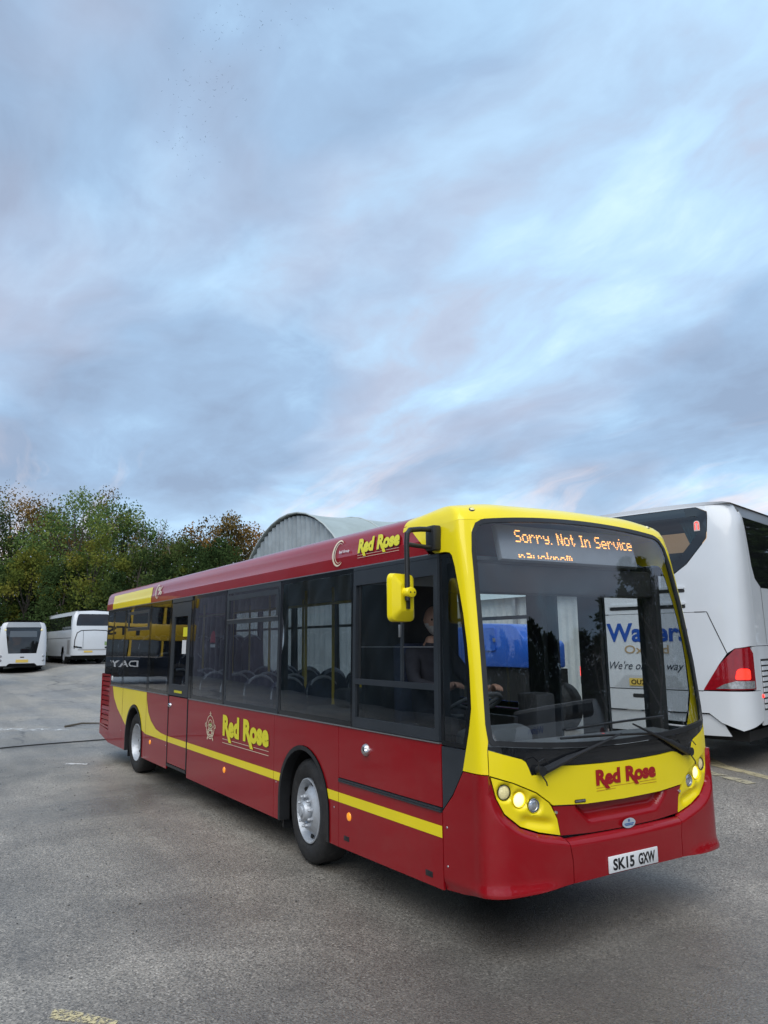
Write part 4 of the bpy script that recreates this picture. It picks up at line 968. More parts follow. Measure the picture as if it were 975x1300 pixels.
def make_coach(loc, rz, label, letters=True, full=True):
    t = tag(empty('coach', loc, rz), label, 'coach'); L = 12.0
    sideR = lambda u, z: Vector((-u, CS.hw(z), z)); sideL = lambda u, z: Vector((u, -CS.hw(z), z))
    # rear skin (lower, mid, upper round the window), sides, roof
    win = [(-.36, 2.60), (.36, 2.60), (.56, 2.74), (.86, 3.09), (.90, 3.47), (.76, 3.555), (-.76, 3.555), (-.90, 3.47), (-.86, 3.09), (-.56, 2.74)]
    ZR = 3.575
    tail = [(.70, 1.02), (LC - .16, 1.03), (LC - .17, 1.50), (LC - .24, 1.585), (1.12, 1.56), (.92, 1.36)]
    low = [(-LC, .47), (LC, .47), (LC, 1.0), (-LC, 1.0)]
    panel('rear_bumper', [(-LC + .003, .62), (-1.15, .50), (-.9, .60), (-.75, .72), (.75, .72), (.9, .60), (1.15, .50), (LC - .003, .62), (LC - .003, 1.005), (-LC + .003, 1.005)], CS, WHITE, t, .03, .07, .15, off=.012)
    panel('rear_lower_valance', [(-1.0, .42), (1.0, .42), (.92, .58), (.75, .70), (-.75, .70), (-.92, .58)], CS, WHITE, t, .03, .15, .1, off=-.02)
    panel('rear_engine_door', [(-.70, 1.012), (.70, 1.012), (.92, 1.365), (1.02, 1.50), (.80, 2.06), (.64, 2.06), (-.64, 2.06), (-.80, 2.06), (-1.02, 1.50), (-.92, 1.365)], CS, WHITE, t, .03, .08, .15, off=.006)
    for s in (1, -1):
        ms = (lambda P: P) if s > 0 else (lambda P: mirr(P))
        panel('rear_corner_panel', ms([(LC - .003, 1.60), (LC - .003, ZR), (0.004, ZR), (0.004, 3.560), (.765, 3.560), (.908, 3.475), (.868, 3.085), (.565, 2.735), (.362, 2.594), (.004, 2.594), (.004, 2.068), (.645, 2.068), (.805, 2.068), (1.027, 1.508), (1.12, 1.568), (LC - .24, 1.594)]), CS, WHITE, t, .03, .06, .2)
        tl = panel('tail_light', ms(tail), CS, TAIL_RED, t, .03, .05, .05, off=.012)
        panel('tail_light_lit', ms(rc([(1.10, 1.16, .03), (1.30, 1.16, .03), (1.30, 1.30, .05), (1.13, 1.30, .05)])), CS, TAIL_ON, tl, .012, .05, .05, off=.020)
        panel('tail_light_clear', ms([(.86, 1.04), (LC - .19, 1.045), (LC - .19, 1.14), (1.1, 1.14), (.96, 1.10)]), CS, TAIL_CLR, tl, .012, .05, .05, off=.018)
        panel('rear_corner_strip', ms([(LC - .155, 1.012), (LC - .003, 1.012), (LC - .003, 1.595), (LC - .16, 1.585)]), CS, WHITE, t, .03, .05, .2, off=.004)
    rw = panel('rear_window', inset(win, .003), CS, DGLASS, t, .008, .12, .12, off=-.004)
    wi = inset(win, .003); ring('rear_window_border', wi, inset(wi, .13), CS, COACHBLK, t, .012, .002)
    # what shows inside the rear window: dark bulkhead, band glowing in place of cabin light, drawn teal curtain
    MB().box((-1.85, -1.1, 1.7), (-1.80, 1.1, 3.40)).build('inner_bulkhead', INTD, t, 0); MB().box((-1.7, -.55, 3.08), (-.95, .55, 3.30), bev=.03).build('ceiling_glow_band', WARMGLOW, t)
    b = MB(); n = 14
    for sg in (1, -1):
        b = MB(); V = []
        for i in range(n + 1):
            s = i / n
            V += [(-.36 + .02 * math.sin(i * 2.2), sg * (.40 + .30 * s), 3.40), (-.34 + .02 * math.sin(i * 2.2), sg * (.62 + .10 * s), 2.85)]
        b.add(V, [(2 * i, 2 * i + 1, 2 * i + 3, 2 * i + 2) for i in range(n)]); b.build('curtain', TEAL, t, 60)
    for z in (2.36, 2.12):
        pass
    for z0 in (2.345, 2.125):
        panel('air_slot', rc([(-.62, z0, .03), (.52, z0, .03), (.52, z0 + .045, .03), (-.62, z0 + .045, .03)]), CS, CLINE, t, .004, .1, .1, off=.004)
        panel('slot_lip', rc([(-.62, z0 + .05, .02), (.52, z0 + .05, .02), (.52, z0 + .085, .02), (-.62, z0 + .085, .02)]), CS, WHITE, t, .02, .1, .1, off=.022)
    V, F = line2d(dense([(.64, 2.064), (.803, 2.064), (1.024, 1.503)]), .012); wrap2d('panel_gap', V, F, CS, CLINE, t, .008)
    V, F = line2d(dense([(-.64, 2.064), (-.803, 2.064), (-1.024, 1.503)]), .012); wrap2d('panel_gap', V, F, CS, CLINE, t, .008)
    V, F = line2d(dense([(-.70, 1.008), (.70, 1.008)], 14), .012); wrap2d('panel_gap', V, F, CS, CLINE, t, .014)
    panel('grab_slot', rc([(-.30, .885, .02), (.12, .885, .02), (.12, .94, .02), (-.30, .94, .02)]), CS, CLINE, t, .004, .1, .1, off=.014)
    panel('plate_recess', [(-.58, 1.03), (.46, 1.03), (.34, 1.20), (-.40, 1.20)], CS, pbr('recess_white', (.5, .52, .54), .4) if 'recess_white' not in MATS else MATS['recess_white'], t, .004, .1, .1, off=.008)
    if letters:
        for s, x, z, w, h, mt, k in (('Walters', -.68, 1.665, 1.22, .27, WBLUE, .030), ('Oxford', -.40, 1.50, .66, .12, WGOLD, .008), ("We're on our way", -.64, 1.24, 1.10, .15, WDARK, .0)):
            V, F = text_geo(s, 1, k, .35 if k == 0 else 0); V = fit(V, x, z, w, h); wrap2d('coach_lettering', V, F, CS, mt, t, .012)
        pl = panel('number_plate', rect(-.34, .18, 1.05, 1.155), CS, PLATE_Y, t, .006, .2, .2, off=.018)
        V, F = text_geo('OU24 ZS', 1, .022); V = fit(V, -.31, 1.068, .40, .068); wrap2d('plate_lettering', V, F, CS, INK, pl, .022)
        V, F = quads2d([rc([(.0, 0), (.085, 0), (.085, .15, .04), (.0, .15, .04)])]); dg = wrap2d('window_disc', [(.70 + a, 3.20 + b) for a, b in V], F, CS, pbr('disc_pale', (.55, .45, .42), .6), t, .006)
        V, F = merge2d(arc2d(.04, .09, .03, .045, .012, 0, PI, 10), quads2d([[(.01, .02), (.022, .02), (.022, .09), (.01, .09)], [(.058, .02), (.07, .02), (.07, .09), (.058, .09)]])); wrap2d('window_disc_lit', [(.70 + a, 3.20 + b) for a, b in V], F, CS, TAIL_ON, t, .009)
    # sides
    for s, mp in ((1, sideR), (-1, sideL)):
        cv = (lambda P: P) if s > 0 else (lambda P: [(-a, b) for a, b in reversed(P)])
        P = lambda name, o, mt, off=0, th=.02: panel(name, cv(o), mp, mt, t, th, .9, .22, off=off)
        P('side_panel', [(.505, 1.60), (L - .3, 1.60), (L - .3, 2.40), (.92, 2.40), (.70, 2.52), (.62, 2.70), (.56, 3.40), (.505, 3.46)], WHITE)
        P('side_window', [(.925, 2.406), (L - .4, 2.406), (L - .4, 3.38), (.565, 3.38), (.625, 2.705), (.705, 2.526)], COACHBLK, .003)
        P('roof_edge', [(.51, 3.47), (.565, 3.385), (L - .3, 3.385), (L - .3, 3.575), (.51, 3.575)], pbr('roof_edge_grey', (.16, .17, .18), .3) if 'roof_edge_grey' not in MATS else MATS['roof_edge_grey'], .001)
        P('side_panel', [(.505, .55), (2.3, .55), (2.3, 1.592), (.505, 1.592)], WHITE)
        ax = 3.2; ar = [(ax + .55 * math.cos(q), .5 + .56 * math.sin(q)) for q in [PI * i / 14 for i in range(15)]]
        P('side_panel', [(2.305, .40), (ax - .56, .40)] + ar[::-1] + [(ax + .56, .40), (L - .3, .40), (L - .3, 1.592), (2.305, 1.592)], WHITE)
        gr = P('side_grille', [(.60, .74), (2.2, .74), (2.2, 1.42), (.60, 1.42)], CLINE, .002, .004)
        for k in range(9):
            z = .765 + k * .072; q = [(.61, z), (2.19, z), (2.19, z + .05), (.61, z + .05)]
            panel('louvre', cv(q), lambda u, zz, mp=mp: mp(u, zz), WHITE, gr, .02, 2, .1, off=.016)
        mk = MB().lathe([(0, .02), (.018, .016), (.026, 0)], 12, frame_z(mp(cv([(.56, .93)])[0][0], .93), (0, s, 0))).build('side_marker', TAIL_ON, t)
        for wx in (3.2, 9.2):
            m = frame_z((-wx, s * 1.2, .49), (0, s, 0), (1, 0, 0))
            w = MB().lathe([(.30, -.03), (.29, 0), (.26, -.06), (.15, -.1), (0, -.1)], 28, m).build('wheel', SILV, t)
            MB().lathe([(.29, -.02), (.34, .005), (.45, .0), (.49, -.05), (.49, -.24), (.44, -.27), (.3, -.27)], 32, m).build('tyre', RUB, w)
        V, F = line2d([(.90, 2.41), (.93, 1.62)], .010); wrap2d('panel_gap', [(a if s > 0 else -a, b) for a, b in V], F, mp, CLINE, t, .004, flip=False)
    # roof and far end
    sec = [(1.15, 3.575), (1.05, 3.625), (.8, 3.665), (.4, 3.685), (0, 3.69)]; sec = sec + [(-y, z) for y, z in reversed(sec[:-1])]; n = len(sec)
    V = []; xs = [-.12, -.30, -.60, -1.2, -4, -8, -L + .3, -L]
    ks = [.0, .5, .85, 1, 1, 1, 1, .6]
    for x, k in zip(xs, ks):
        for y, z in sec:
            xx = x if k >= 1 or x < -2 else CS(y, 3.575).x * (1 - smooth01(0, 1, k)) + x * smooth01(0, 1, k)
            V.append((xx, y, 3.572 + (z - 3.572) * k))
    obj('roof', V, [(i * n + j, i * n + j + 1, (i + 1) * n + j + 1, (i + 1) * n + j) for i in range(len(xs) - 1) for j in range(n - 1)], WHITE, t, 50)
    b = MB(); P2 = [(-L + .3, -1.25), (-L, -1.0), (-L - .05, 0), (-L, 1.0), (-L + .3, 1.25)]
    for z0, z1, mt, nm in ((.4, 1.5, WHITE, 'front_panel'), (1.51, 3.2, COACHBLK, 'windscreen'), (3.21, 3.6, WHITE, 'front_header')):
        MB().add([(x, y, z) for z in (z0, z1) for x, y in P2], [(i + 1, i, 5 + i, 6 + i) for i in range(4)]).build(nm, mt, t, 40)
    MB().box((-L + .3, -1.15, .35), (-.3, 1.15, .48)).build('underbody', DARK, t, 0)
    MB().box((-L + .3, -1.2, 1.62), (-.6, 1.2, 1.66)).build('floor', INTD, t, 0)
    if letters:
        for s, mp in ((1, sideR), (-1, sideL)):
            V, F = text_geo('Walters', 1, .03); V = fit(V, 0, 1.72, 2.6, .52)
            u0 = 6.0 if s > 0 else -8.6
            wrap2d('coach_lettering', [(u0 + a, b) for a, b in V], F, mp, WBLUE, t, .006)
    return t
H = Vector((-.255, .967, 0)); RZ = math.atan2(-.967, .255)
make_coach((-3.24, 4.44, .36), RZ, 'large white coach with lit red tail lights right behind the red bus')
# ------------------------------------------------------------------ far white vehicles at the left of the yard
def make_white_bus(loc, rz, label):
    t = tag(empty('white_bus', loc, rz), label, 'bus', 'white buses parked at the edge of the wood'); L = 10.5
    HZ = [(0, 1.25), (1.3, 1.25), (2.4, 1.20), (2.8, 1.08), (2.95, .95)]; PL = [(0, 0), (.5, .012), (.8, .05), (.92, .10), (.98, .18), (1, .32)]; RK = [(.3, -.05), (.5, 0), (1.2, 0), (2.3, -.06), (2.95, -.22)]
    S = Surf(HZ, PL, RK, 1.25); LL = S.L
    panel('rear_panel', [(-LL, .42), (-.78, .42), (-.66, .55), (.66, .55), (.78, .42), (LL, .42), (LL, 2.78), (.98, 2.86), (.98, 2.60), (.72, 1.10), (-.72, 1.10), (-.98, 2.60), (-.98, 2.86), (-LL, 2.78)], S, WHITE, t, .03, .12, .3)
    rwin = [(-.71, 1.11), (.71, 1.11), (.96, 2.56), (-.96, 2.56)]
    rw = panel('rear_window', rc([(*p, .08) for p in rwin]), S, COACHBLK, t, .02, .2, .2, off=-.01)
    panel('rear_header', [(-.97, 2.57), (.97, 2.57), (.97, 2.86), (-.97, 2.86)], S, pbr('header_grey', (.30, .33, .36), .3) if 'header_grey' not in MATS else MATS['header_grey'], t, .02, .2, .2, off=-.005)
    panel('rear_display', rect(-.72, .72, 2.02, 2.36), S, pbr('rear_display_dim', (.10, .12, .14), .3) if 'rear_display_dim' not in MATS else MATS['rear_display_dim'], rw, .01, .3, .3, off=-.004)
    for s in (-1, 1):
        for z in (.72, .95): MB().lathe([(0, .03), (.06, .02), (.075, 0)], 14, frame_z(S(s * 1.10, z), nrm(S, s * 1.10, z))).build('tail_lamp', TAIL_CLR, t)
        MB().lathe([(0, .03), (.04, .02), (.06, 0)], 12, frame_z(S(s * .98, 2.42), nrm(S, s * .98, 2.42))).build('marker_lamp', LAMP_DIM, t)
        b = MB(); V = [(-.32, s * 1.25, .4), (-L, s * 1.25, .4), (-L, s * 1.25, 1.3), (-.32, s * 1.25, 1.3)]
        MB().add(V, [(0, 1, 2, 3) if s < 0 else (3, 2, 1, 0)]).build('side_panel', WHITE, t, 0)
        MB().add([(-.32, s * 1.25, 1.31), (-L, s * 1.25, 1.31), (-L, s * 1.2, 2.4), (-.32, s * 1.2, 2.4)], [(0, 1, 2, 3) if s < 0 else (3, 2, 1, 0)]).build('side_window', COACHBLK, t, 0)
        MB().add([(-.32, s * 1.2, 2.41), (-L, s * 1.2, 2.41), (-L, s * 1.08, 2.8), (-.32, s * 1.08, 2.8)], [(0, 1, 2, 3) if s < 0 else (3, 2, 1, 0)]).build('cantrail', WHITE, t, 0)
        for wx in (2.8, 8.2):
            m = frame_z((-wx, s * 1.15, .48), (0, s, 0)); MB().lathe([(0, -.06), (.28, -.06), (.3, .0), (.46, .0), (.48, -.05), (.48, -.28)], 20, m).build('wheel', RUB, t)
    sec = [(1.08, 2.8), (.9, 2.92), (.5, 2.97), (-.5, 2.97), (-.9, 2.92), (-1.08, 2.8)]
    V = [(x, y, z) for x in (-.25, -.5, -L) for y, z in sec]; obj('roof', V, [(i * 6 + k, i * 6 + k + 1, (i + 1) * 6 + k + 1, (i + 1) * 6 + k) for i in range(2) for k in range(5)], WHITE, t, 40)
    pl = panel('number_plate', rect(-.32, .32, .60, .76), S, PLATE_Y, t, .01, .3, .3, off=.012)
    panel('maker_badge', rect(-.1, .1, .86, .92), S, CLINE, t, .01, .3, .3, off=.005)
    MB().add([(-L, -1.25, .4), (-L, 1.25, .4), (-L, 1.1, 2.85), (-L, -1.1, 2.85)], [(0, 3, 2, 1)]).build('front_panel', WHITE, t, 0)
    MB().box((-L + .2, -1.1, .32), (-.3, 1.1, .5)).build('underbody', DARK, t, 0)
    return t
def make_touring_coach(loc, rz, label):
    t = tag(empty('touring_coach', loc, rz), label, 'coach'); L = 11.5
    HZ = [(0, 1.25), (1.3, 1.25), (2.6, 1.22), (3.1, 1.12), (3.3, 1.0)]; PL = [(0, 0), (.5, .03), (.8, .11), (.92, .19), (.98, .30), (1, .45)]; RK = [(.3, -.02), (.6, .03), (1.4, .0), (2.2, -.10), (3.0, -.32), (3.3, -.50)]
    S = Surf(HZ, PL, RK, 1.25); LL = S.L
    panel('rear_panel', [(-LL, .55), (LL, .55), (LL, 3.22), (1.0, 3.26), (0, 3.30), (-1.0, 3.26), (-LL, 3.22)], S, WHITE, t, .03, .14, .3)
    panel('rear_window', rc([(-1.06, 2.36, .08), (1.06, 2.36, .08), (1.0, 3.08, .12), (-1.0, 3.08, .12)]), S, COACHBLK, t, .01, .14, .2, off=.008)
    arcp = [(-1.12, .95), (-1.10, 1.5), (-.98, 1.92), (-.75, 2.06), (0, 2.09), (.75, 2.06), (.98, 1.92), (1.10, 1.5), (1.12, .95)]
    V, F = line2d(dense(arcp), .05); wrap2d('panel_gap', V, F, S, CLINE, t, .006)
    V, F = line2d(dense([(-.62, .95), (-.62, 2.05)]), .018); wrap2d('panel_gap', V, F, S, CLINE, t, .006)
    for s in (-1, 1):
        q = [(.68, .96), (1.16, 1.04), (1.16, 1.14), (.68, 1.06)]; panel('tail_lamp', q if s > 0 else mirr(q), S, COACHBLK, t, .01, .1, .1, off=.01)
        panel('lower_trim', rect(-.9, .9, .86, .93), S, pbr('trim_grey', (.35, .35, .35), .4) if 'trim_grey' not in MATS else MATS['trim_grey'], t, .01, .2, .2, off=.009) if s > 0 else None
        mp = (lambda u, z: Vector((-u, S.hw(z), z))) if s > 0 else (lambda u, z: Vector((u, -S.hw(z), z)))
        cv = (lambda P: P) if s > 0 else (lambda P: [(-a, b) for a, b in reversed(P)])
        ar = [(2.9 + .56 * math.cos(q), .5 + .62 * math.sin(q)) for q in [PI * i / 12 for i in range(13)]]
        panel('side_panel', cv([(.455, .48), (2.33, .48)] + ar[::-1] + [(3.47, .48), (L, .48), (L, 2.12), (.455, 2.12)]), mp, WHITE, t, .02, 1, .3)
        panel('side_window', cv([(.62, 2.126), (L, 2.126), (L, 3.0), (1.0, 3.0)]), mp, COACHBLK, t, .02, 1, .3)
        panel('side_corner', cv([(.455, 2.126), (.61, 2.126), (.985, 3.0), (.9, 3.22), (.455, 3.22)]), mp, WHITE, t, .02, .4, .3)
        panel('cantrail', cv([(.99, 3.006), (L, 3.006), (L, 3.22), (.90, 3.22)]), mp, WHITE, t, .02, 1, .1)
        panel('locker_grille', cv(rect(.75, 1.55, .62, 1.5)), mp, pbr('grille_grey', (.25, .25, .25), .5) if 'grille_grey' not in MATS else MATS['grille_grey'], t, .02, 1, .3, off=.004)
        V, F = line2d([(.46, 1.62), (L, 1.62)], .03); wrap2d('panel_gap', [(a if s > 0 else -a, b) for a, b in V], F, mp, CLINE, t, .004)
        for wx in (2.9, 8.8):
            m = frame_z((-wx, s * 1.16, .49), (0, s, 0))
            w = MB().lathe([(0, -.05), (.2, -.05), (.27, .0), (.30, -.01)], 20, m).build('wheel', SILV, t); MB().lathe([(.3, -.01), (.46, .0), (.49, -.05), (.49, -.28)], 22, m).build('tyre', RUB, w)
        tx, tf = merge2d(*[arc2d(.3 + k * .55, .2 + .05 * (k % 2), .34, .17, .05, .6, 5.2, 12) for k in range(4)]); tx = fit(tx, (2.2 if s > 0 else -4.6), 1.70, 2.4, .34); wrap2d('side_swirl', tx, tf, mp, pbr('swirl_grey', (.30, .33, .38), .4) if 'swirl_grey' not in MATS else MATS['swirl_grey'], t, .006)
    sec = [(1.06, 3.21), (.8, 3.32), (.4, 3.38), (-.4, 3.38), (-.8, 3.32), (-1.06, 3.21)]
    V = [(x, y, z) for x in (-.52, -.9, -L) for y, z in sec]; obj('roof', V, [(i * 6 + k, i * 6 + k + 1, (i + 1) * 6 + k + 1, (i + 1) * 6 + k) for i in range(2) for k in range(5)], WHITE, t, 40)
    panel('number_plate', rect(-.55, -.05, .72, .83), S, PLATE_Y, t, .01, .3, .3, off=.012)
    panel('sticker', rect(.66, .84, 1.15, 1.38), S, pbr('sticker_green', (.25, .36, .16), .5) if 'sticker_green' not in MATS else MATS['sticker_green'], t, .004, .3, .3, off=.006)
    MB().box((-L + .2, -1.1, .3), (-.5, 1.1, .55)).build('underbody', DARK, t, 0)
    MB().add([(-L, -1.25, .5), (-L, 1.25, .5), (-L, 1.1, 3.25), (-L, -1.1, 3.25)], [(0, 3, 2, 1)]).build('front_panel', WHITE, t, 0)
    return t
def at(px, py, D):
    return Vector((4.0767, -4.6240, 2.0624)) + (f_ + r_ * ((px - 487.5) / 968.18) - u_ * ((py - 650) / 968.18)) * D
p = at(27, 850, 43); az = math.atan2(-(p.y + 4.62), 4.08 - p.x)   # rear faces back along the yard
make_white_bus((p.x, p.y, gz(p.x, p.y)), az + math.radians(2), 'white single-deck bus, its dark rear window under a pale display, nearer the touring coach')
p2 = at(-40, 850, 43); make_white_bus((p2.x, p2.y, gz(p2.x, p2.y)), az + math.radians(2), 'white single-deck bus at the edge of the yard, flank nearly touching the next white bus')
p = at(117, 852, 47); make_touring_coach((p.x, p.y, gz(p.x, p.y)), az + math.radians(8), 'white touring coach with arched rear panel lines, parked by the wood')

# ------------------------------------------------------------------ arched shelter, pale shed and blue vehicle behind the bus
def wavy_wall(name, xs, z0, ztop, mat, parent, plane, amp, pitch, thick=.0):
    """upright ribbed sheet; plane(x, d, z) gives the point d proud of the sheet"""
    V = []; n = 0
    for x in xs:
        d = amp * math.sin(2 * PI * x / pitch); V += [plane(x, d, z0), plane(x, d, ztop(x))]; n += 1
    return obj(name, V, [(2 * i, 2 * i + 2, 2 * i + 3, 2 * i + 1) for i in range(n - 1)], mat, parent, 60)
FABRIC = pbr('shelter_fabric', (.36, .42, .41), .55, var=.14, scale=.5, bump=.1, bscale=3, dirt=.3, dirtcol=(.22, .26, .24))
CURT = pbr('shelter_gable', (.30, .34, .36), .6, var=.22, scale=.9, dirt=.2)
hut = tag(empty('arched_shelter', (-25.2, 9, 0)), 'arched grey fabric shelter rising behind the red bus', 'shelter')
R = 6.55; zc = .92
def arcz(x): return zc + math.sqrt(max(0, R * R - x * x)) if abs(x) < R else .0
xs = [-R + .001 + (2 * R - .002) * i / 260 for i in range(261)]
wavy_wall('gable', xs, 0.0, lambda x: arcz(x) - .12, CURT, hut, lambda x, d, z: Vector((x, .12 + d, z)), .05, .42)
for k in range(8):
    y0, y1 = k * 2.6, k * 2.6 + 2.58; V = []; n = 33; m = 6
    for j in range(m + 1):
        s = j / m; y = y0 + (y1 - y0) * s; sag = .07 * math.sin(PI * s)
        for i in range(n):
            a = PI * i / (n - 1); V.append(((R - sag) * math.cos(a), y, zc + (R - sag) * math.sin(a)))
    obj('roof_cover', V, [(j * n + i, j * n + i + 1, (j + 1) * n + i + 1, (j + 1) * n + i) for j in range(m) for i in range(n - 1)], FABRIC, hut, 50)
    MB().tube([((R + .01) * math.cos(PI * i / 24), y0, zc + (R + .01) * math.sin(PI * i / 24)) for i in range(25)], .035, 6).build('hoop', pbr('hoop_pale', (.42, .46, .45), .5) if 'hoop_pale' not in MATS else MATS['hoop_pale'], hut)
for sx in (-1, 1): MB().box((sx * R - .05, 0, 0), (sx * R + .05, 20.8, .95)).build('side_wall', CURT, hut, 0)
PALE = pbr('shed_pale', (.52, .54, .53), .7, var=.12, scale=.7, dirt=.25, dirtcol=(.30, .29, .26))
shed = tag(empty('pale_shed', (-12, 12.5, 0)), 'low pale shed with ribbed walls seen through the windows of the red bus', 'shed')
wavy_wall('wall', [-9 + i * .05 for i in range(360)], 0, lambda x: 3.5, PALE, shed, lambda x, d, z: Vector((x, d, z)), .02, .3)
MB().add([(-9.2, -.3, 3.45), (9.2, -.3, 3.45), (9.2, 5, 4.5), (-9.2, 5, 4.5)], [(0, 1, 2, 3)]).build('roof', FABRIC, shed, 0)
for k in range(7): MB().box((-9 + k * 3 - .06, -.10, 0), (-9 + k * 3 + .06, -.03, 3.45)).build('post', ALU, shed, 0)
MB().add([(9, 0, 0), (9, 5, 0), (9, 5, 4.4), (9, 0, 3.45)], [(0, 1, 2, 3)]).build('end_wall', PALE, shed, 0)
MB().add([(-9, 0, 0), (-9, 5, 0), (-9, 5, 4.4), (-9, 0, 3.45)], [(3, 2, 1, 0)]).build('end_wall', PALE, shed, 0)
BLUE = pbr('vehicle_blue', (.020, .11, .50), .35, 0, .3, var=.08)
bv = tag(empty('blue_truck', (-8.0, 6.2, 0)), 'blue vehicle with a rounded hood seen through the windscreen of the red bus', 'truck')
def extr(name, prof, y0, y1, mat, parent, bev=.05):
    bm = bmesh.new(); n = len(prof)
    vs = [bm.verts.new((x, y, z)) for y in (y0, y1) for x, z in prof]
    bm.faces.new(vs[:n]); bm.faces.new(vs[n:][::-1])
    for i in range(n): bm.faces.new((vs[(i + 1) % n], vs[i], vs[n + i], vs[n + (i + 1) % n]))
    bmesh.ops.recalc_face_normals(bm, faces=bm.faces[:])
    if bev: bmesh.ops.bevel(bm, geom=bm.edges[:], offset=bev, segments=2, affect='EDGES', profile=.5)
    bm.verts.index_update(); V = [v.co.copy() for v in bm.verts]; F = [tuple(v.index for v in f.verts) for f in bm.faces]; bm.free()
    return obj(name, V, F, mat, parent, 40)
g0 = .30
body = extr('body', [(-1.9, 1.52 + .0), (.92, 1.52), (.92, 1.98), (.86, 2.06), (.42, 2.10), (.20, 2.34), (.02, 2.40), (-1.0, 2.44), (-1.9, 2.36)], -.2, .45, BLUE, bv)
extr('side_hatch', rc([(-.95, 1.86, .06), (-.42, 1.86, .06), (-.42, 2.34, .06), (-.95, 2.34, .06)]), -.235, -.19, BLUE, body, 0)
MB().box((-.46, -.26, 2.05), (-.40, -.23, 2.12)).build('hatch_latch', ALU, body, 0)
MB().box((-2.3, -.1, .62), (1.0, .4, 1.51)).build('chassis', DARK, bv, 0)
for x in (-1.5, .9):
    for y in (-.05, .40): MB().lathe([(0, -.1), (.26, -.1), (.28, 0), (.46, 0), (.48, -.05), (.48, -.3)], 20, frame_z((x, y, .78), (0, -1 if y < .2 else 1, 0))).build('wheel', RUB, bv)
# ------------------------------------------------------------------ trees
def leaf_mat(name, cols):
    m, t = new_mat(name)
    at_ = t.n('ShaderNodeAttribute', attribute_name='tone').outputs['Fac']
    c = t.ramp(at_, [(i / (len(cols) - 1), c) for i, c in enumerate(cols)])
    d = t.n('ShaderNodeBsdfDiffuse', i={'Color': c}); tl = t.n('ShaderNodeBsdfTranslucent', i={'Color': c})
    mx = t.n('ShaderNodeMixShader', i={0: .3, 1: d.outputs[0], 2: tl.outputs[0]}); o = t.n('ShaderNodeOutputMaterial'); t.link(mx.outputs[0], o.inputs[0])
    return m
G_DARK = leaf_mat('leaf_dark_green', [(0.026, 0.045, 0.018), (0.045, 0.075, 0.026), (0.067, 0.101, 0.033), (0.113, 0.143, 0.041)])
G_MID = leaf_mat('leaf_mid_green', [(0.063, 0.109, 0.037), (0.099, 0.165, 0.050), (0.156, 0.218, 0.063), (0.249, 0.290, 0.073)])
G_YEL = leaf_mat('leaf_yellowing', [(0.063, 0.089, 0.022), (0.109, 0.134, 0.028), (0.165, 0.178, 0.035), (0.241, 0.210, 0.041)])
G_BRN = leaf_mat('leaf_brown', [(0.071, 0.063, 0.028), (0.133, 0.101, 0.039), (0.211, 0.142, 0.046), (0.317, 0.169, 0.045)])
G_RUST = leaf_mat('leaf_rust', [(0.092, 0.068, 0.027), (0.215, 0.107, 0.031), (0.337, 0.123, 0.031), (0.153, 0.131, 0.039)])
BARK = pbr('bark', (.060, .050, .040), .9, var=.3, scale=4, bump=.4, bscale=12)
BARKG = pbr('bark_pale', (.16, .15, .13), .9, var=.3, scale=4)
def leaves(name, clumps, nleaf, size, mat, parent, seed, drop=0.0):
    rnd = random.Random(seed); V = []; F = []; T = []
    for (c, r, tone) in clumps:
        for _ in range(nleaf):
            d = Vector((rnd.gauss(0, 1), rnd.gauss(0, 1), rnd.gauss(0, .8))); d = d.normalized() * r * (rnd.random() ** .45)
            p = c + d; s = size * rnd.uniform(.55, 1.3)
            a = Vector((rnd.gauss(0, 1), rnd.gauss(0, 1), rnd.gauss(0, .7))).normalized(); b = a.orthogonal().normalized(); b = Matrix.Rotation(rnd.uniform(0, PI), 3, a) @ b; e = a.cross(b)
            k = len(V); V += [p - b * s * .5, p + e * s * .32, p + b * s * .55, p - e * s * .30]; F.append((k, k + 1, k + 2, k + 3)); T.append(min(1, max(0, tone + rnd.uniform(-.11, .11))))
    o = obj(name, V, F, mat, parent, 0)
    at = o.data.attributes.new('tone', 'FLOAT', 'FACE'); at.data.foreach_set('value', T)
    return o
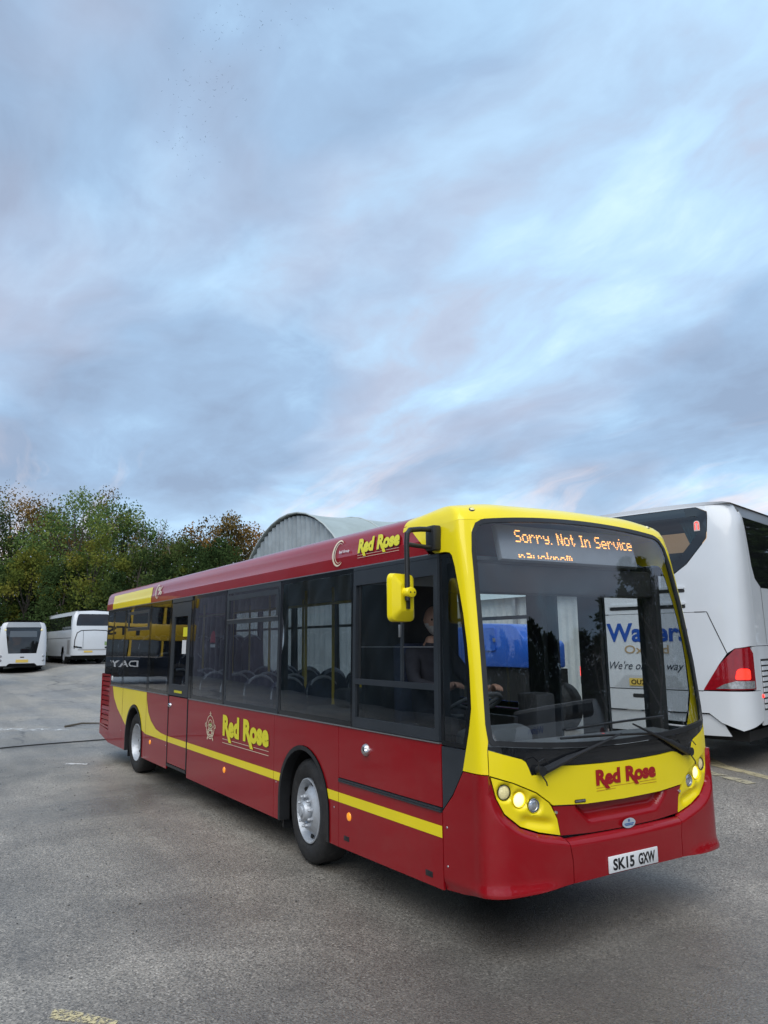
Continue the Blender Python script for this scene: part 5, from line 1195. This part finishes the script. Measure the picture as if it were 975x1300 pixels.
def tree(x, y, h, rad, mat, label, seed, group='trees of the wood', low=.22, dens=1.0, lsize=.21, lean=0.0, bark=None, name='broadleaf_tree', nc=None, z0=None):
    rnd = random.Random(seed); z0 = gz(x, y) if z0 is None else z0
    t = tag(empty(name, (x, y, z0)), label, 'tree', group)
    b = MB(); top = h * .82; pts = []; r0 = max(.12, h * .020)
    for i in range(7):
        s = i / 6; pts.append((lean * s * h * .3 + .25 * math.sin(s * 5 + seed), .25 * math.cos(s * 4 + seed) - .25, top * s))
    b.tube(pts, [r0 * (1 - .85 * i / 6) for i in range(7)], 7)
    nc = nc or int(46 * (rad / 3.5)); clumps = []
    for i in range(nc):
        for _ in range(30):
            q = Vector((rnd.uniform(-1, 1), rnd.uniform(-1, 1), rnd.uniform(-1, 1)))
            if .30 < q.length < 1.0: break
        zz = h * (low + (1 - low) * (q.z * .5 + .5)); wid = rad * (math.sin(min(1, max(0, (zz / h - low * .8) / (1 - low * .8))) ** .75 * PI * .92 + .10)) ** .65
        c = Vector((q.x * wid + lean * zz * .3, q.y * wid, zz - rad * .10)); clumps.append((c, rad * rnd.uniform(.20, .36), rnd.uniform(.1, .9)))
    for i in range(0, nc, 2):
        c = clumps[i][0]; s = min(.92, max(.12, c.z / h * .72)); k = min(5, int(s * 6)); f = s * 6 - k
        p0 = Vector(pts[k]).lerp(Vector(pts[k + 1]), f); md = p0.lerp(c, .5) + Vector((rnd.uniform(-.3, .3), rnd.uniform(-.3, .3), rnd.uniform(-.1, .3)))
        b.tube([p0, md, c], [r0 * .32, r0 * .18, r0 * .05], 5, cap=False)
    b.build('trunk', bark or BARK, t)
    if dens > 0: leaves('crown', clumps, int(190 * dens), lsize, mat, t, seed)
    return t
def bare_tree(x, y, h, spread, label, seed, group='trees of the wood', leafmat=None, bark=None):
    rnd = random.Random(seed); z0 = gz(x, y); t = tag(empty('bare_tree', (x, y, z0)), label, 'tree', group); b = MB(); tips = []
    def grow(p, d, l, r, k):
        n = 3; pts = [p]; q = p.copy(); dd = d.copy()
        for i in range(n):
            dd = (dd + Vector((rnd.gauss(0, .13), rnd.gauss(0, .13), rnd.gauss(.03, .08)))).normalized(); q = q + dd * l / n; pts.append(q.copy())
        b.tube(pts, [r, r * .85, r * .7, r * .55], 5 if k < 2 else 4, cap=False)
        if k >= 5: tips.append(q); return
        for j in range(rnd.choice((2, 3)) if k else 4):
            e = (dd * 1.0 + Vector((rnd.gauss(0, spread), rnd.gauss(0, spread), rnd.gauss(.12, spread * .5)))).normalized(); grow(q if j < 2 else pts[2], e, l * rnd.uniform(.58, .80), r * .55, k + 1)
    grow(Vector((0, 0, 0)), Vector((0, 0, 1)), h * .33, h * .020, 0)
    b.build('trunk', bark or BARKG, t)
    if leafmat: leaves('crown', [(p, .5, rnd.random()) for p in tips[::3]], 5, .26, leafmat, t, seed)
    return t
def conifer(x, y, h, rad, label, seed, group):
    rnd = random.Random(seed); z0 = gz(x, y); t = tag(empty('conifer', (x, y, z0)), label, 'tree', group)
    MB().tube([(0, 0, 0), (0, 0, h * .5), (0, 0, h)], [h * .02, h * .012, .02], 7).build('trunk', BARK, t)
    V = []; F = []; T = []
    for i in range(int(210 * h / 10)):
        s = rnd.random() ** .8; z = h * (.12 + .86 * s); R_ = rad * (1 - s) ** .7 * rnd.uniform(.55, 1.15) + .15; a = rnd.uniform(0, 2 * PI); d = Vector((math.cos(a), math.sin(a), rnd.uniform(.05, .55)))
        for k in range(16):
            p = Vector((0, 0, z)) + d * R_ * (k + 2) / 17 + Vector((rnd.gauss(0, .12), rnd.gauss(0, .12), rnd.gauss(0, .12))); e = (d + Vector((rnd.gauss(0, .5), rnd.gauss(0, .5), rnd.gauss(0, .4)))).normalized(); n = e.orthogonal().normalized(); l = rnd.uniform(.3, .55)
            kk = len(V); V += [p, p + e * l * .5 + n * .15, p + e * l, p + e * l * .5 - n * .15]; F.append((kk, kk + 1, kk + 2, kk + 3)); T.append(rnd.random() * .5)
    o = obj('crown', V, F, G_DARK, t, 0); o.data.attributes.new('tone', 'FLOAT', 'FACE').data.foreach_set('value', T)
def tr_at(px, D): q = at(px, 820, D); return q.x, q.y
def hgt(px, py, D): q = at(px, py, D); return q.z - gz(q.x, q.y)
WOOD = [  # px of the axis, px of the top, distance, radius, kind, label
    (8, 606, 66, 5.2, G_BRN, 'dark brownish tree with twiggy top at the edge of the wood beside the yard', .20, .62),
    (95, 607, 60, 5.4, G_MID, 'tall broad green tree standing highest above the white touring coach', .12, 1.15),
    (58, 622, 68, 4.6, G_BRN, 'brown thinning tree behind the tall broad green one', .2, .7),
    (158, 622, 62, 4.4, G_MID, 'round-topped mid green tree next to the slender bare tree', .15, 1.0),
    (128, 616, 70, 4.4, G_BRN, 'rusty brown tree tucked between two green crowns', .2, .75),
    (-40, 612, 62, 5.4, G_DARK, 'dark green tree at the outer end of the wood', .12, 1.0),
    (206, 652, 64, 3.6, G_DARK, 'dark green tree below the slender bare tree', .1, 1.0),
    (252, 645, 62, 4.0, G_BRN, 'olive brown tree with a domed crown above the yellow cantrail panel', .12, .9),
    (292, 643, 60, 3.7, G_BRN, 'domed golden brown tree nearest the arched shelter', .12, 1.0),
    (330, 668, 64, 3.2, G_RUST, 'low rust coloured tree against the arched shelter', .1, .8),
    (232, 668, 57, 3.4, G_DARK, 'small dark evergreen behind the roof of the red bus', .06, 1.1),
    (275, 672, 56, 3.2, G_DARK, 'low dark evergreen under the golden brown domes', .06, 1.1),
    (180, 680, 57, 3.4, G_DARK, 'squat dark evergreen in front of the green crowns', .06, 1.1),
    (120, 668, 56, 3.0, G_YEL, 'yellowing small tree in front of the tall broad green one', .1, .75),
    (35, 690, 56, 2.6, G_YEL, 'small yellow green tree above the white single-deck bus', .1, .7),
    (78, 700, 56, 3.0, G_DARK, 'dark bushy evergreen above the white touring coach', .05, 1.1),
    (5, 705, 57, 3.2, G_DARK, 'dark bushy evergreen above the white single-deck bus', .05, 1.1),
    (228, 705, 54, 1.6, G_YEL, 'slim pale yellow sapling rising behind the red bus', .1, .6),
    (150, 720, 55, 2.8, G_DARK, 'dark holly-like bush tree behind the rear of the red bus', .05, 1.1),
]
for i, (px, py, D, rad, mt, lab, low, dens) in enumerate(WOOD):
    x, y = tr_at(px, D); tree(x, y, hgt(px, py, D), rad, mt, lab, 30 + i * 7, low=low, dens=dens * 1.15)
x, y = tr_at(209, 59); bare_tree(x, y, hgt(209, 618, 59), .34, 'slender pale bare tree reaching above the wood', 5, leafmat=None)
x, y = tr_at(336, 63); bare_tree(x, y, hgt(336, 640, 63), .36, 'pale bare tree beside the arched shelter', 9)
x, y = tr_at(22, 64); bare_tree(x, y, hgt(22, 603, 64), .42, 'dark bare twiggy tree at the edge of the wood', 14, leafmat=G_BRN, bark=BARK)
# undergrowth filling the foot of the wood: nobody could count it
rnd = random.Random(3); cl = []
for i in range(330):
    px = rnd.uniform(-90, 400); D = rnd.uniform(54, 64); q = at(px, 820, D); cl.append((Vector((q.x, q.y, gz(q.x, q.y) + rnd.uniform(.2, 4.2 if D > 56 else 2.4))), rnd.uniform(.8, 1.5), rnd.uniform(0, .7)))
ug = leaves('undergrowth', cl, 130, .28, G_DARK, None, 8); tag(ug, 'dense dark undergrowth along the foot of the wood', 'undergrowth', None, 'stuff')
# ------------------------------------------------------------------ the side of the yard that the glass reflects
crnd = random.Random(17)
for i in range(28):
    a = math.radians(6 + i * 3.6); d = crnd.uniform(29, 35); h = crnd.uniform(10.5, 12.5) + (2.6 if 12 < i < 17 else 0) - (1.5 if i % 4 == 1 else 0)
    conifer(d * math.cos(a), d * math.sin(a), h, h * .36, 'dark conifer in the row facing the front of the red bus', 60 + i, 'conifers facing the bus')
for i, (a, d, h) in enumerate(((22, 27, 11), (58, 27, 11.5), (47, 27, 10.5))):
    a = math.radians(a); bare_tree(d * math.cos(a), d * math.sin(a), h, .42, 'bare tree in front of the row of dark conifers', 80 + i, 'bare trees facing the bus')
hr = random.Random(5); hc_ = []  # hedge out of view, added to darken the lower windscreen reflection
for i in range(260):
    a = math.radians(hr.uniform(2, 88)); d = hr.uniform(27.5, 31); hc_.append((Vector((d * math.cos(a), d * math.sin(a), hr.uniform(.3, 4.6))), hr.uniform(.7, 1.3), hr.uniform(0, .3)))
tag(leaves('reflection_hedge', hc_, 90, .40, G_DARK, None, 12), 'dark unseen hedge added under the conifers to darken the windscreen reflection', 'undergrowth', None, 'stuff')
make_coach((15.5, 16.0, 0), math.radians(140), 'white coach parked facing the front of the red bus', True)
RIB = pbr('dark_cladding', (.30, .275, .31), .45, var=.2, scale=.8, dirt=.3)
TARP = pbr('dark_tarpaulin', (.050, .070, .075), .38, var=.25, scale=1.2)
sh = tag(empty('dark_shed', (-21, -12.0, 0)), 'long dark ribbed shed with a tarpaulin front facing the side of the bus', 'shed')
wavy_wall('cladding', [-27 + i * .075 for i in range(284)], 0, lambda x: 7.4, RIB, sh, lambda x, d, z: Vector((x, d, z)), .13, .75)
V = []; NX, NZ = 160, 24
for j in range(NZ + 1):
    for i in range(NX + 1):
        x = -5.8 + 26.5 * i / NX; z = 7.4 * j / NZ; V.append((x, .10 + .10 * math.sin(x * 2.1 + z * 1.7 + .8 * math.sin(z)) + .05 * math.sin(x * 5.3 - z * 2.9), z))
obj('tarpaulin', V, [(j * (NX + 1) + i, j * (NX + 1) + i + 1, (j + 1) * (NX + 1) + i + 1, (j + 1) * (NX + 1) + i) for j in range(NZ) for i in range(NX)], TARP, sh, 60)
MB().box((-27, -9, 7.4), (20.8, .35, 7.55)).build('roof', RIB, sh, 0)
for sx in (-27, 20.7): MB().box((sx, -9, 0), (sx + .1, 0, 7.4)).build('end_wall', RIB, sh, 0)
# yellow double-decker parked across the yard, caught in the rear side windows
YB = pbr('yellow_bus', (.46, .30, .02), .35, 0, .3, var=.06)
yd = tag(empty('double_deck_bus', (-31, -5.7, gz(-31, -5.7)), math.radians(4)), 'yellow double-deck bus mirrored in the rear side windows of the red bus', 'bus')
MB().box((-2.45, -3.7, .35), (0, 3.7, 1.30), bev=.06).build('lower_body', GBLK, yd); MB().box((-2.45, -3.7, 2.06), (0, 3.7, 2.86), bev=.05).build('mid_body', YB, yd); MB().box((-2.45, -3.7, 3.62), (0, 3.7, 4.30), bev=.12).build('roof', YB, yd)
for k in range(5):
    y = -3.5 + k * 1.40
    MB().box((-2.43, y, 1.30), (-.02, y + 1.24, 2.06)).build('lower_window', COACHBLK, yd, 0); MB().box((-2.43, y, 2.86), (-.02, y + 1.24, 3.62)).build('upper_window', COACHBLK, yd, 0)
    MB().box((-2.44, y + 1.24, 1.30), (-.004, y + 1.36, 2.06)).build('pillar', YB, yd, 0); MB().box((-2.44, y + 1.24, 2.86), (-.004, y + 1.36, 3.62)).build('pillar', YB, yd, 0)
for y in (-3.0, 2.6): MB().lathe([(0, -.1), (.28, -.1), (.3, 0), (.47, 0), (.49, -.05), (.49, -.3)], 20, frame_z((.02, y, .49), (1, 0, 0))).build('wheel', RUB, yd)
fy = lambda u, z: Vector((.0, u, z))
V, F = text_geo('TTS', 1, .03); V = fit(V, -1.4, 2.28, 1.7, .42); wrap2d('bus_lettering', V, F, fy, INK, yd, .01)
V, F = text_geo('DAY', 1, .02); V = fit(V, -1.2, .80, 1.2, .30); wrap2d('bus_lettering', V, F, fy, PLATE_W, yd, .01)
# ------------------------------------------------------------------ flock of birds
rnd = random.Random(21); BIRD = pbr('bird_dark', (.02, .02, .022), .8)
bm_ = MB().add([(.22, 0, 0), (0, .05, .02), (-.22, 0, 0), (0, -.05, .02), (0, 0, -.05), (.06, .42, .12), (-.08, .40, .12), (.06, -.42, .12), (-.08, -.40, .12)], [(0, 1, 3), (1, 2, 3), (0, 4, 1), (1, 4, 2), (2, 4, 3), (3, 4, 0), (1, 5, 6), (3, 8, 7)])
proto = None
spots = []
for k in range(150):
    if k < 48: px, py = rnd.gauss(300, 34), rnd.gauss(32, 18)
    elif k < 100: px, py = rnd.gauss(262, 30), rnd.gauss(108, 26)
    else: px, py = rnd.gauss(240, 20), rnd.gauss(165, 26)
    spots.append((px, py))
spots += [(423, 11), (417, 12), (388, 23), (378, 32)]
for px, py in spots:
    if py < 3: py = 6
    o = bm_.build('bird', BIRD, None, 0) if proto is None else proto.copy()
    if proto is None: proto = o
    else: C.objects.link(o)
    o.location = at(px, py, rnd.uniform(105, 150)); o.rotation_euler = (rnd.uniform(-.5, .5), rnd.uniform(-.3, .3), rnd.uniform(0, 6.28)); s = rnd.uniform(.22, .46); o.scale = (s, s, s)
    tag(o, 'tiny dark bird of the loose flock high in the sky', 'bird', 'birds flying over the yard')

# ------------------------------------------------------------------ the driver
JACKET = pbr('jacket_black', (.022, .022, .030), .85, var=.3, scale=14, bump=.25, bscale=9)
SKIN = pbr('skin', (.40, .23, .165), .55, var=.06, scale=12)
BEARD = pbr('beard_grey', (.42, .40, .38), .9, var=.2, scale=60)
EYE = pbr('eye', (.03, .025, .02), .2)
def build_driver():
    J = [((-1.46, -.65, 1.42), .15), ((-1.49, -.65, 1.62), .165), ((-1.50, -.65, 1.84), .175), ((-1.48, -.65, 1.985), .10), ((-1.46, -.65, 2.06), .062), ((-1.455, -.65, 2.12), .060),   # 0-5 spine, neck
         ((-1.48, -.85, 1.945), .085), ((-1.34, -.93, 1.72), .060), ((-1.10, -.84, 1.68), .043), ((-1.03, -.80, 1.695), .034),      # 6-9 right arm (offside)
         ((-1.48, -.45, 1.945), .085), ((-1.30, -.38, 1.72), .060), ((-1.02, -.42, 1.66), .043), ((-.92, -.43, 1.672), .034),        # 10-13 left arm
         ((-1.40, -.76, 1.40), .105), ((-1.02, -.78, 1.42), .078), ((-.95, -.78, 1.04), .055), ((-.86, -.78, .99), .045),
         ((-1.40, -.54, 1.40), .105), ((-1.02, -.52, 1.42), .078), ((-.95, -.52, 1.04), .055), ((-.86, -.52, .99), .045)]
    E = [(0, 1), (1, 2), (2, 3), (3, 4), (4, 5), (2, 6), (6, 7), (7, 8), (8, 9), (2, 10), (10, 11), (11, 12), (12, 13), (0, 14), (14, 15), (15, 16), (16, 17), (0, 18), (18, 19), (19, 20), (20, 21)]
    base = len(J)
    # fingers closed on the rim
    for wr, sg, prev in ((9, -1, 9), (13, 1, 13)):
        w = Vector(J[wr][0])
        palm = w + Vector((.055, .03 * -sg, .02)); J.append((tuple(palm), .030)); E.append((wr, len(J) - 1)); pi = len(J) - 1
        for k in range(4):
            a = palm + Vector((.030, (-.030 + .020 * k), .018 - .004 * k)); b_ = a + Vector((.030, 0, -.016)); c_ = b_ + Vector((.004, 0, -.026))
            i0 = len(J); J.extend([(tuple(a), .0095), (tuple(b_), .009), (tuple(c_), .008)]); E.extend([(pi, i0), (i0, i0 + 1), (i0 + 1, i0 + 2)])
        th = palm + Vector((.0, sg * .034, .01)); i0 = len(J); J.extend([(tuple(th), .011), (tuple(th + Vector((.028, sg * .006, -.016))), .009)]); E.extend([(pi, i0), (i0, i0 + 1)])
    me = bpy.data.meshes.new('person'); me.from_pydata([j[0] for j in J], E, []); me.update()
    o = bpy.data.objects.new('person', me); C.objects.link(o)
    sk = o.modifiers.new('skin', 'SKIN'); sk.use_smooth_shade = True
    for v, j in zip(me.skin_vertices[0].data, J): v.radius = (j[1], j[1])
    me.skin_vertices[0].data[0].use_root = True
    ss = o.modifiers.new('sub', 'SUBSURF'); ss.levels = 1; ss.render_levels = 1
    dg = bpy.context.evaluated_depsgraph_get(); em = bpy.data.meshes.new_from_object(o.evaluated_get(dg))
    body = MB(); body.add([v.co.copy() for v in em.vertices], [tuple(p.vertices) for p in em.polygons])
    bpy.data.objects.remove(o)
    # head: ellipsoid shaped into a skull with brow, nose, jaw and ears
    hc = Vector((-1.44, -.65, 2.245)); yaw = math.radians(-18); n, m = 20, 16; V = []
    for j in range(m + 1):
        ph = PI * j / m
        for i in range(n):
            th = 2 * PI * i / n; d = Vector((math.sin(ph) * math.cos(th), math.sin(ph) * math.sin(th), math.cos(ph)))
            x, y, z = d.x * .100, d.y * .078, d.z * .125
            if d.z < -.1: k = 1 - .28 * smooth01(-.1, -1, d.z); y *= k; x = x * (1 - .12 * smooth01(-.1, -1, d.z)) + .012 * smooth01(-.2, -.8, d.z)
            if d.x > 0:
                x -= .010 * math.exp(-((z - .006) / .018) ** 2) * math.exp(-((abs(y) - .033) / .018) ** 2)
                x += .024 * math.exp(-((z + .022) / .026) ** 2) * math.exp(-(y / .014) ** 2)
                x += .006 * math.exp(-((z + .062) / .012) ** 2) * math.exp(-(y / .025) ** 2)
            y += (.014 * (1 if y > 0 else -1)) * math.exp(-((x + .008) / .014) ** 2) * math.exp(-((z + .004) / .024) ** 2)
            V.append(Matrix.Rotation(yaw, 3, 'Z') @ Vector((x, y, z)) + hc)
    b0 = len(body.v)
    body.add(V, [(j * n + i, (j + 1) * n + i, (j + 1) * n + (i + 1) % n, j * n + (i + 1) % n) for j in range(m) for i in range(n)])
    fm = []
    for f in body.f:
        c = sum((body.v[i] for i in f), Vector()) / len(f)
        if f[0] >= b0:
            l = Matrix.Rotation(-yaw, 3, 'Z') @ (c - hc); fm.append(2 if (l.z < -.045 and l.x > .0) or (l.z < -.02 and -.01 < l.x < .05 and abs(l.y) > .055) else 1)
        elif c.z > 2.045 or (c.x > -1.065 and c.z > 1.5): fm.append(1)
        else: fm.append(0)
    p = obj('person', body.v, body.f, None, None, 60, [JACKET, SKIN, BEARD], fm)
    tag(p, 'bald bearded driver in a dark jacket holding the steering wheel', 'person')
    for s in (-1, 1):
        e = Matrix.Rotation(yaw, 3, 'Z') @ Vector((.082, s * .033, .006)) + hc; MB().lathe([(0, .006), (.008, .004), (.011, 0)], 10, frame_z(e, Matrix.Rotation(yaw, 3, 'Z') @ Vector((1, 0, 0)))).build('eye', EYE, p)
build_driver()
